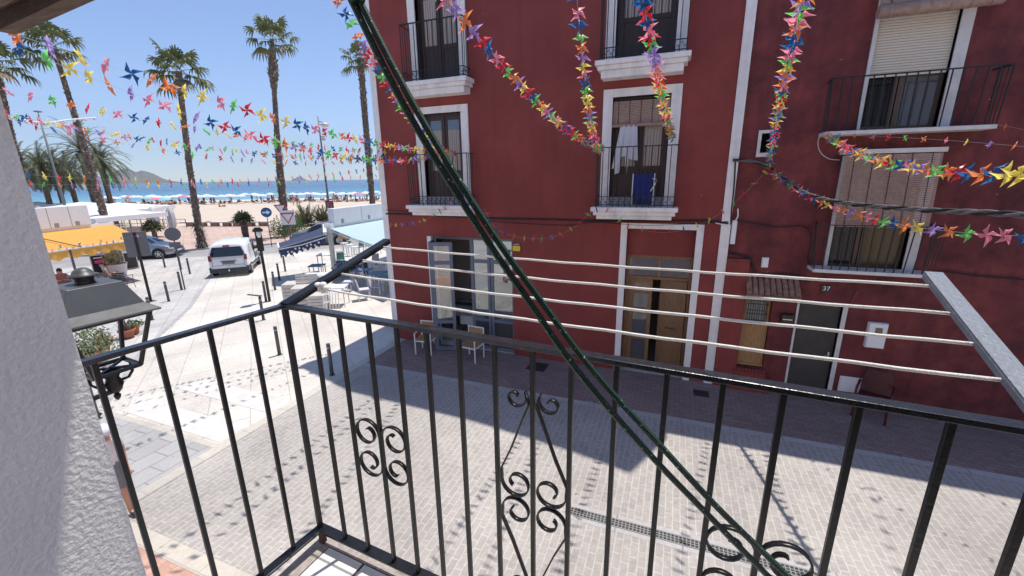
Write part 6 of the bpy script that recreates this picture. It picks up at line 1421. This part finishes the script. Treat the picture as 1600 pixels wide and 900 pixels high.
# stack of white chairs and slatted crates
t = thing('chair_stack', 'stack of white metal chairs beside the rounded white table', 'chair stack', onz(521, 488, 0), .5)
for i in range(5):
    b = MB(); x = -.28+i*.11
    for sy in (-.2, .2): b.bar((x, sy, 0), (x+.05, sy, .74), .025, .025, up=(0, 1, 0))
    b.bar((x+.05, -.2, .74), (x+.05, .2, .74), .025, .025); b.bar((x+.02, -.2, .42), (x+.02, .2, .42), .025, .025); b.build('chair_frame', white_metal, t)
crate_m = mat('whitewashed_wood', (.60, .56, .51), rough=.8, var=.12, vscale=6)
def crate(label, px_, py_, w_, d_, h, rz, lean=0):
    t = thing('slatted_crate', label, 'crate', onz(px_, py_, 0), rz, 'whitewashed slatted wooden seats'); b = MB(); n = 6
    for i in range(n): b.box(-w_/2, w_/2, -d_/2+d_*i/n, -d_/2+d_*(i+.86)/n, h-.03, h)
    b.build('top_slats', crate_m, t); b = MB(); b.box(-w_/2+.02, w_/2-.02, -d_/2+.02, d_/2-.02, .02, h-.04); b.build('inner_box', mat('crate_inside', (.34, .28, .22), rough=.9), t); b = MB(); m2 = 5
    for i in range(m2):
        z = h*i/m2; 
        for s in (-1, 1): b.box(-w_/2, w_/2, s*d_/2-.012, s*d_/2+.012, z, z+h/m2*.82); b.box(s*w_/2-.012, s*w_/2+.012, -d_/2, d_/2, z, z+h/m2*.82)
    b.build('side_slats', crate_m, t); b = MB()
    for sx in (-1, 1):
        for sy in (-1, 1): b.box(sx*(w_/2-.04)-.025, sx*(w_/2-.04)+.025, sy*(d_/2-.04)-.025, sy*(d_/2-.04)+.025, .001, h-.031)
    b.build('corner_posts', crate_m, t)
    if lean: b = MB(); [b.bar((-w_/2, d_/2+.02+.05*i/5, h+.02+.11*i), (w_/2, d_/2+.02+.05*i/5, h+.02+.11*i), .02, .09) for i in range(4)]; b.build('backrest', crate_m, t)
crate('slatted seat with a high back nearest to the railing corner', 480, 477, .85, .75, .80, .55, 1); crate('lower slatted seat left of it with its top in the sun', 466, 468, .9, .75, .75, .55, 0); crate('slatted box tucked under the tilted black arm', 499, 483, .6, .6, .62, .5)
bush('dark hedge plant in the long trough behind the tilted black arm', onz(548, 425, .5), 1.0, .5, .45, 500, 12, .10, mat('dark_hedge_leaf', (.02, .03, .012), rough=.7), 'hedge_plant', 'plant')
b = MB(); p = onz(548, 426, 0); b.box(p.x-1, p.x+1, p.y-.25, p.y+.25, 0, .6); tag(rebase(b.build('trough', mat('dark_trough', (.04, .05, .06)), bevel=.02)), 'long dark planting trough on the restaurant terrace', 'planter')
b = MB(); p = onz(537, 392, 0); bq = MB(); bq.obox((p.x, p.y, 1.05), .55, .05, .45, Matrix.Rotation(.5, 3, 'Z') @ Matrix.Rotation(.4, 3, 'X')); bq.bar((p.x, p.y, 0), (p.x, p.y, .9), .05, .05, up=(1, 0, 0)); tag(rebase(bq.build('menu_stand', mat('menu_wood', (.30, .22, .13)))), 'menu stand with a slanted wooden board behind the white awning post', 'menu stand')
# ---------------------------------------------------------------- people
def body_mesh(J, E_, Rd, name, m_, sub=1, heads=()):
    # J: joints dict -> point; E_: edges; Rd: radii ; returns a single continuous mesh
    keys = list(J); me = bpy.data.meshes.new(name); me.from_pydata([J[k] for k in keys], [(keys.index(a), keys.index(c)) for a, c in E_], [])
    ob = bpy.data.objects.new(name, me); C.objects.link(ob); md = ob.modifiers.new('skin', 'SKIN'); md.use_smooth_shade = True
    for i, k in enumerate(keys):
        sv = me.skin_vertices[0].data[i]; r_ = Rd[k]; sv.radius = (r_, r_) if not isinstance(r_, tuple) else r_; sv.use_root = (i == 0)
    if sub: s_ = ob.modifiers.new('sub', 'SUBSURF'); s_.levels = sub; s_.render_levels = sub
    dg = bpy.context.evaluated_depsgraph_get(); out = bpy.data.meshes.new_from_object(ob.evaluated_get(dg)); bpy.data.objects.remove(ob)
    out.materials.clear(); [out.materials.append(x) for x in (m_ if isinstance(m_, list) else [m_])]
    for p in out.polygons: p.use_smooth = True
    return out
RAD = dict(pelvis=(.15, .11), chest=(.165, .11), belly=(.14, .10), neck=.055, head=.085, crown=.075, shL=.06, elL=.042, wrL=.030, hdL=.035, shR=.06, elR=.042, wrR=.030, hdR=.035, hipL=.09, knL=.062, anL=.04, toL=.035, hipR=.09, knR=.062, anR=.04, toR=.035)
EDG = [('pelvis', 'belly'), ('belly', 'chest'), ('chest', 'neck'), ('neck', 'head'), ('head', 'crown'), ('chest', 'shL'), ('shL', 'elL'), ('elL', 'wrL'), ('wrL', 'hdL'), ('chest', 'shR'), ('shR', 'elR'), ('elR', 'wrR'), ('wrR', 'hdR'), ('pelvis', 'hipL'), ('hipL', 'knL'), ('knL', 'anL'), ('anL', 'toL'), ('pelvis', 'hipR'), ('hipR', 'knR'), ('knR', 'anR'), ('anR', 'toR')]
def pose(kind):
    if kind == 'lean': return dict(pelvis=(0, .12, .93), belly=(0, .09, 1.08), chest=(0, .0, 1.29), neck=(0, -.08, 1.43), head=(0, -.15, 1.54), crown=(0, -.16, 1.63), shL=(.16, .0, 1.36), elL=(.18, .06, 1.10), wrL=(.17, .0, .87), hdL=(.17, -.02, .79), shR=(-.16, .0, 1.36), elR=(-.18, .06, 1.10), wrR=(-.17, -.0, .87), hdR=(-.17, -.03, .79), hipL=(.09, .12, .88), knL=(.10, .06, .48), anL=(.11, .12, .08), toL=(.12, -.03, .035), hipR=(-.09, .12, .88), knR=(-.11, .16, .48), anR=(-.12, .24, .08), toR=(-.13, .09, .035))
    if kind == 'stand': return dict(pelvis=(0, 0, .93), belly=(0, 0, 1.08), chest=(0, 0, 1.30), neck=(0, 0, 1.45), head=(0, -.015, 1.57), crown=(0, -.01, 1.66), shL=(.17, 0, 1.37), elL=(.22, .02, 1.10), wrL=(.24, -.05, .87), hdL=(.24, -.07, .79), shR=(-.17, 0, 1.37), elR=(-.22, .02, 1.10), wrR=(-.23, -.06, .87), hdR=(-.23, -.09, .79), hipL=(.09, 0, .88), knL=(.10, -.02, .48), anL=(.11, .03, .08), toL=(.12, -.12, .035), hipR=(-.09, 0, .88), knR=(-.11, .02, .48), anR=(-.12, .06, .08), toR=(-.13, -.09, .035))
    if kind == 'sit': return dict(pelvis=(0, .0, .53), belly=(0, .02, .68), chest=(0, -.02, .90), neck=(0, -.05, 1.05), head=(0, -.11, 1.15), crown=(0, -.13, 1.23), shL=(.17, -.02, .97), elL=(.21, -.12, .72), wrL=(.10, -.32, .78), hdL=(.04, -.37, .82), shR=(-.17, -.02, .97), elR=(-.21, -.12, .72), wrR=(-.08, -.30, .76), hdR=(-.02, -.36, .80), hipL=(.10, -.02, .50), knL=(.13, -.44, .50), anL=(.13, -.46, .09), toL=(.13, -.60, .035), hipR=(-.10, -.02, .50), knR=(-.13, -.44, .50), anR=(-.13, -.42, .09), toR=(-.14, -.57, .035))
    if kind == 'lie': return dict(pelvis=(0, 0, .14), belly=(0, .16, .15), chest=(0, .38, .17), neck=(0, .53, .20), head=(0, .64, .24), crown=(0, .72, .26), shL=(.17, .44, .16), elL=(.28, .22, .08), wrL=(.26, -.02, .05), hdL=(.25, -.09, .05), shR=(-.17, .44, .16), elR=(-.30, .50, .07), wrR=(-.16, .70, .08), hdR=(-.10, .74, .1), hipL=(.09, -.05, .13), knL=(.11, -.42, .30), anL=(.11, -.80, .07), toL=(.12, -.90, .12), hipR=(-.09, -.05, .13), knR=(-.11, -.45, .11), anR=(-.12, -.85, .06), toR=(-.13, -.95, .12))
def shade(me, fn):
    for p in me.polygons:
        c = p.center; p.material_index = fn(c)
    return me
def figure(kind, mats_, fn, name='person_body'):
    J = {k: Vector(v) for k, v in pose(kind).items()}; me = body_mesh(J, EDG, RAD, name, mats_, 2); return shade(me, fn)
# nearer people: clothed bodies with separate hair
def face_parts(t, hc, fwd, m_hair, long_=False):
    side = Vector((-fwd.y, fwd.x, 0))
    b = MB(); b.ball(hc+UP*.025-fwd*.018, (.092, .098, .098), 14, 9)
    if long_:
        rows = [[hc+Vector((0, 0, .05-.40*j/6))-fwd*(.05+.05*sin(j*.6))+(side*cos(a)*.10*(1-.25*j/6)-fwd*(.03+abs(sin(a))*.04)) for a in [pi*i/8 for i in range(9)]] for j in range(7)]; b.grid(rows)
    b.build('hair', m_hair, t)
    b = MB(); f = hc+fwd*.085
    b.ball(f-UP*.005+fwd*.012, (.012, .016, .02), 8, 5); b.build('nose', skin, t)
    b = MB()
    for s in (-1, 1): b.ball(f+side*.030*s+UP*.018-fwd*.004, .009, 8, 5)
    b.build('eyes', mat('eye_dark', (.02, .015, .012), rough=.2), t)
    b = MB(); b.ball(f-UP*.042-fwd*.006, (.02, .02, .006), 8, 4); b.build('mouth', mat('lip', (.35, .10, .09)), t)
    b = MB()
    for s in (-1, 1): b.ball(hc+side*.086*s, (.012, .012, .025), 8, 5)
    b.build('ears', skin, t)
def hand_fingers(t, w, d):
    d = d.normalized(); s = d.cross(UP).normalized(); b = MB()
    for i, l in enumerate((.06, .072, .068, .052)):
        o = s*(-.026+.017*i); b.tube([w+o, w+o+d*l*.5-UP*.006, w+o+d*l*.8-UP*.025], [.0085, .008, .006], n=6)
    b.tube([w+s*-.03, w+s*-.05+d*.025, w+s*-.045+d*.05], [.010, .009, .007], n=6); b.build('fingers', skin, t)
def person(label, kind, loc, rz, top, bottom, hairm, long_=False, sleeves='short', grp=None, cap=None, topz=None):
    J = pose(kind); mt = [skin, top, bottom, mat('shoe_dark', (.03, .03, .03))]
    ch = Vector(J['chest']); nk = J['neck'][2]-.02
    def fn(c):
        arm = min((c-Vector(J['shL'])).length, (c-Vector(J['shR'])).length)
        if c.z < .085 and kind != 'lie': return 3
        if c.z > nk+.0: return 0
        if abs(c.x) > .17 and arm > .16 and c.z < J['shL'][2]+.02 and (c.z > .6 or kind == 'sit') and not (kind == 'sit' and c.z < .6): return 0
        if kind == 'sit' and c.y < -.2 and c.z > .62: return 0
        if c.z > J['pelvis'][2]+.05: return 1
        if c.z > (.55 if kind in ('stand', 'lean') else .30): return 2
        return 0 if kind != 'stand' else 0
    me = figure(kind, mt, fn); t = thing('person', label, 'person', loc, rz, grp); o = bpy.data.objects.new('body', me); C.objects.link(o); o.parent = t
    hc = Vector(J['head'])+Vector((0, -.005, .02)); 
    b = MB(); face_parts(t, hc, Vector((0, -1, -.15)).normalized(), hairm, long_)
    for s in 'LR': w = Vector(J['hd'+s]); hand_fingers(t, w, (w-Vector(J['wr'+s])))
    if cap: b = MB(); b.ball(hc+UP*.045, (.108, .115, .095), 18, 10); b.build('cap', cap, t); b = MB(); b.grid([[Vector((x, -.10-.10*(1-(x/.09)**2)*j/3, hc.z+.048-.012*j/3)) for x in [-.085+.17*i/8 for i in range(9)]] for j in range(4)]); b.grid([[Vector((x, -.10-.10*(1-(x/.09)**2)*j/3, hc.z+.040-.012*j/3)) for x in [-.085+.17*i/8 for i in range(9)]] for j in range(4)]); b.build('cap_brim', mat('cap_brim_grey', (.12, .12, .12)), t)
    return t
def cloth_m(n, c): return mat(n, c, rough=.9, var=.08, vscale=8)
dk = mat('dark_metal_chair', (.02, .02, .022), rough=.5)
def arm_chair(label, loc, rz, m_=dk, grp='dark metal terrace chairs'):
    t = thing('terrace_armchair', label, 'chair', loc, rz, grp); b = MB(); b.box(-.25, .25, -.24, .22, .42, .45); b.build('seat', m_, t)
    b = MB(); [b.bar((-.23, .23+.02*i, .50+.085*i), (.23, .23+.02*i, .50+.085*i), .015, .06) for i in range(5)]; b.build('backrest', m_, t)
    for sx in (-1, 1):
        b = MB(); b.tube([(sx*.25, -.26, .45), (sx*.26, -.24, .66), (sx*.26, .2, .68), (sx*.24, .32, .9)], .014, n=6); b.build('armrest', m_, t)
        for sy in (-1, 1): b = MB(); b.tube([(sx*.23, sy*.21, .43), (sx*.26, sy*.28, 0)], .014, n=6); b.build('leg', m_, t)
    return t
pm = onz(172, 452); person('man in a beige shirt sitting bent over a phone beside the white planter', 'sit', pm, radians(150), cloth_m('beige_shirt', (.30, .22, .18)), cloth_m('dark_shorts', (.05, .05, .06)), hair_dark)
ac = arm_chair('dark chair under the man with the phone', pm, radians(150)); dup(ac, onz(197, 452), radians(215), 'empty dark chair right of the man with the phone')
pw_ = onz(104, 462); person('woman with long dark hair sitting in a pink top above the lantern', 'sit', pw_, radians(70), cloth_m('dusky_pink_top', (.38, .13, .12)), cloth_m('rose_shorts', (.30, .12, .12)), hair_dark, True); dup(ac, pw_, radians(70), 'dark chair under the long haired woman')
p2 = onz(80, 452); person('person in a dark red top leaning at the edge of the white wall', 'sit', p2, radians(250), cloth_m('dark_red_top', (.16, .03, .04)), cloth_m('dark_shorts', (.05, .05, .06)), hair_dark); dup(ac, p2, radians(250), 'dark chair under the person in the dark red top')
tb = onz(133, 440, .74); stool_table('dark terrace table between the long haired woman and the man with the phone', tb-UP*.74, .7, .7, .74, .4, dk, None, dk)
# phone
b = MB(); q = Matrix.Rotation(radians(150), 3, 'Z'); c = pm+q @ Vector((.01, -.40, .84)); b.obox(c, .075, .15, .01, q @ Matrix.Rotation(radians(35), 3, 'X')); tag(rebase(b.build('phone', mat('phone_black', (.015, .015, .018), rough=.15))), 'phone held by the man beside the white planter', 'phone')
person('person in a white cap walking below, half hidden by the wall and lantern bracket', 'lean', onz(161, 674, 1.60)-UP*1.60+Vector((-.17, .02, 0)), radians(80), cloth_m('white_tee', (.70, .70, .74)), cloth_m('grey_shorts', (.2, .2, .22)), hair_dark, cap=cloth_m('white_cap_cloth', (.70, .70, .80)))
# beach people: three poses in a few colourings
skins = [mat('tanned_skin', (.36, .18, .11), rough=.6), mat('fair_skin', (.50, .28, .20), rough=.6)]
swim = [cloth_m('swim_black', (.02, .02, .025)), cloth_m('swim_red', (.45, .03, .04)), cloth_m('swim_blue', (.03, .10, .35)), cloth_m('swim_white', (.7, .7, .7))]
bodies = {}
for kind in ('stand', 'sit', 'lie'):
    J = {k: Vector(v) for k, v in pose(kind).items()}
    for i in range(4):
        pz = J['pelvis']; me = body_mesh(J, EDG, RAD, 'beach_person', [skins[i % 2], swim[i], hair_dark], 0)
        hd = J['head']
        shade(me, lambda c: 2 if (c-hd-Vector((0, .03, .05))).length < .10 else (1 if (c-pz).length < .24 else 0)); bodies[kind, i] = me
rb = random.Random(5)
def beach_spot(px_, py_): return onz(px_, py_)
names = {'stand': 'standing bather', 'sit': 'sitting bather', 'lie': 'sunbather lying'}
cnt = 0
def place_bather(px_, py_, kind, lab):
    p = beach_spot(px_, py_); i = rb.randrange(4); z = .05; lab = 'tiny '+names[kind]+' in '+('black', 'red', 'blue', 'white')[i]+' '+lab
    o = bpy.data.objects.new('person', bodies[kind, i]); C.objects.link(o); o.location = (p.x, p.y, z-(.42 if kind == 'sit' else 0)); 
    if kind == 'sit': o.location.z = z-.40
    o.rotation_euler = (0, 0, rb.uniform(0, 6.28)); s_ = rb.uniform(.92, 1.06); o.scale = (s_,)*3; tag(o, lab, 'person', 'distant people on the beach'); return o
for i in range(150):
    x = rb.choice([rb.uniform(160, 300), rb.uniform(300, 600), rb.uniform(440, 600)]); y0 = 321.5-(x-180)/410*7.5; y = y0+rb.uniform(-3.5, 1.0); kind = rb.choices(('stand', 'sit', 'lie'), (5, 5, 3))[0]
    place_bather(x, y, kind, 'among the parasols at the water line')
for x, y, k in ((268, 328, 'stand'), (350, 323, 'lie'), (343, 323.5, 'sit'), (459, 321, 'stand'), (465, 319.5, 'stand'), (120, 335, 'stand')): place_bather(x, y, k, 'on the open sand in front of the parasols')
# beach parasols
pc = {'white': (.74, .74, .74), 'pale blue': (.66, .70, .75), 'turquoise': (.25, .60, .56), 'pink': (.75, .22, .32), 'green': (.25, .5, .3)}
pm_ = {k: mat('parasol_'+k.replace(' ', '_'), v, rough=.8, trans=.25) for k, v in pc.items()}
protos = {}
def parasol(x, y, col, lab, s=1.0):
    p = onz(x, y)
    if col not in protos:
        t = thing('beach_parasol', lab, 'parasol', p, 0, 'open parasols along the water'); b = MB(); n = 10; rows = [[(1.15*r_*cos(2*pi*i/n), 1.15*r_*sin(2*pi*i/n), 2.05-.42*r_**1.7) for i in range(n+1)] for r_ in (0.01, .35, .7, 1)]; b.grid(rows, sm=False); b.build('canopy', pm_[col], t)
        b = MB(); b.tube([(0, 0, 0), (0, 0, 2.1)], .022, n=5); b.build('pole', white_metal, t); protos[col] = t; return
    dup(protos[col], p, rb.uniform(0, 1), lab)
for i in range(46):
    x = 165+i*9.6+rb.uniform(-4, 4); y = 321.5-(x-180)/410*7.5+rb.uniform(-3.5, .8); col = rb.choices(('white', 'pale blue', 'turquoise', 'pink', 'green'), (12, 6, .5, .7, .4))[0]
    parasol(x, y, col, col+' open parasol in the row along the water')
parasol(231, 322, 'turquoise', 'turquoise parasol left of the pink one above the folded grey parasols'); parasol(246, 325, 'pink', 'pink parasol right above the folded grey parasols'); parasol(262, 325, 'turquoise', 'turquoise parasol right of the pink one above the folded grey parasols'); parasol(40, 322, 'pink', 'pink parasol beside the white wall edge')
parasol(561, 315, 'pink', 'pink parasol near the pale corner of the red house')
# sun loungers and beach bags, dark and low, along the parasols
lg = thing('sun_lounger', 'dark low sun lounger under the parasols by the water', 'sun lounger', onz(200, 321), .3, 'sun loungers by the water'); b = MB(); b.box(-.3, .3, -.9, .3, .26, .33); b.build('bed', cloth_m('lounger_blue_grey', (.06, .07, .09)), lg); b = MB(); b.prism([(-.3, .3, .27), (.3, .3, .27), (.3, .85, .62), (-.3, .85, .62)], (0, 0, .05)); b.build('backrest', MATS['lounger_blue_grey'], lg)
for i in range(45):
    x = 170+i*9.4+rb.uniform(-3, 3); y = 321.8-(x-180)/410*7.5+rb.uniform(-1.8, .6); dup(lg, onz(x, y), rb.uniform(0, 6.28))
# ---------------------------------------------------------------- air
b = MB(); b.box(-9500, 9500, -2500, 9500, -3.0, 900); hz = b.build('haze', [])
hm = bpy.data.materials.new('haze_air'); hm.use_nodes = True; N = hm.node_tree.nodes; L = hm.node_tree.links; N.remove(N['Principled BSDF'])
v = N.new('ShaderNodeVolumePrincipled'); v.inputs['Color'].default_value = (.80, .89, 1, 1); v.inputs['Density'].default_value = 1.0e-4; v.inputs['Anisotropy'].default_value = .3
L.new(v.outputs[0], N['Material Output'].inputs['Volume']); hz.data.materials.append(hm); stuff(hz, 'thin pale haze over the sea and the hills', 'haze'); hm.cycles.homogeneous_volume = True if hasattr(hm.cycles, 'homogeneous_volume') else None
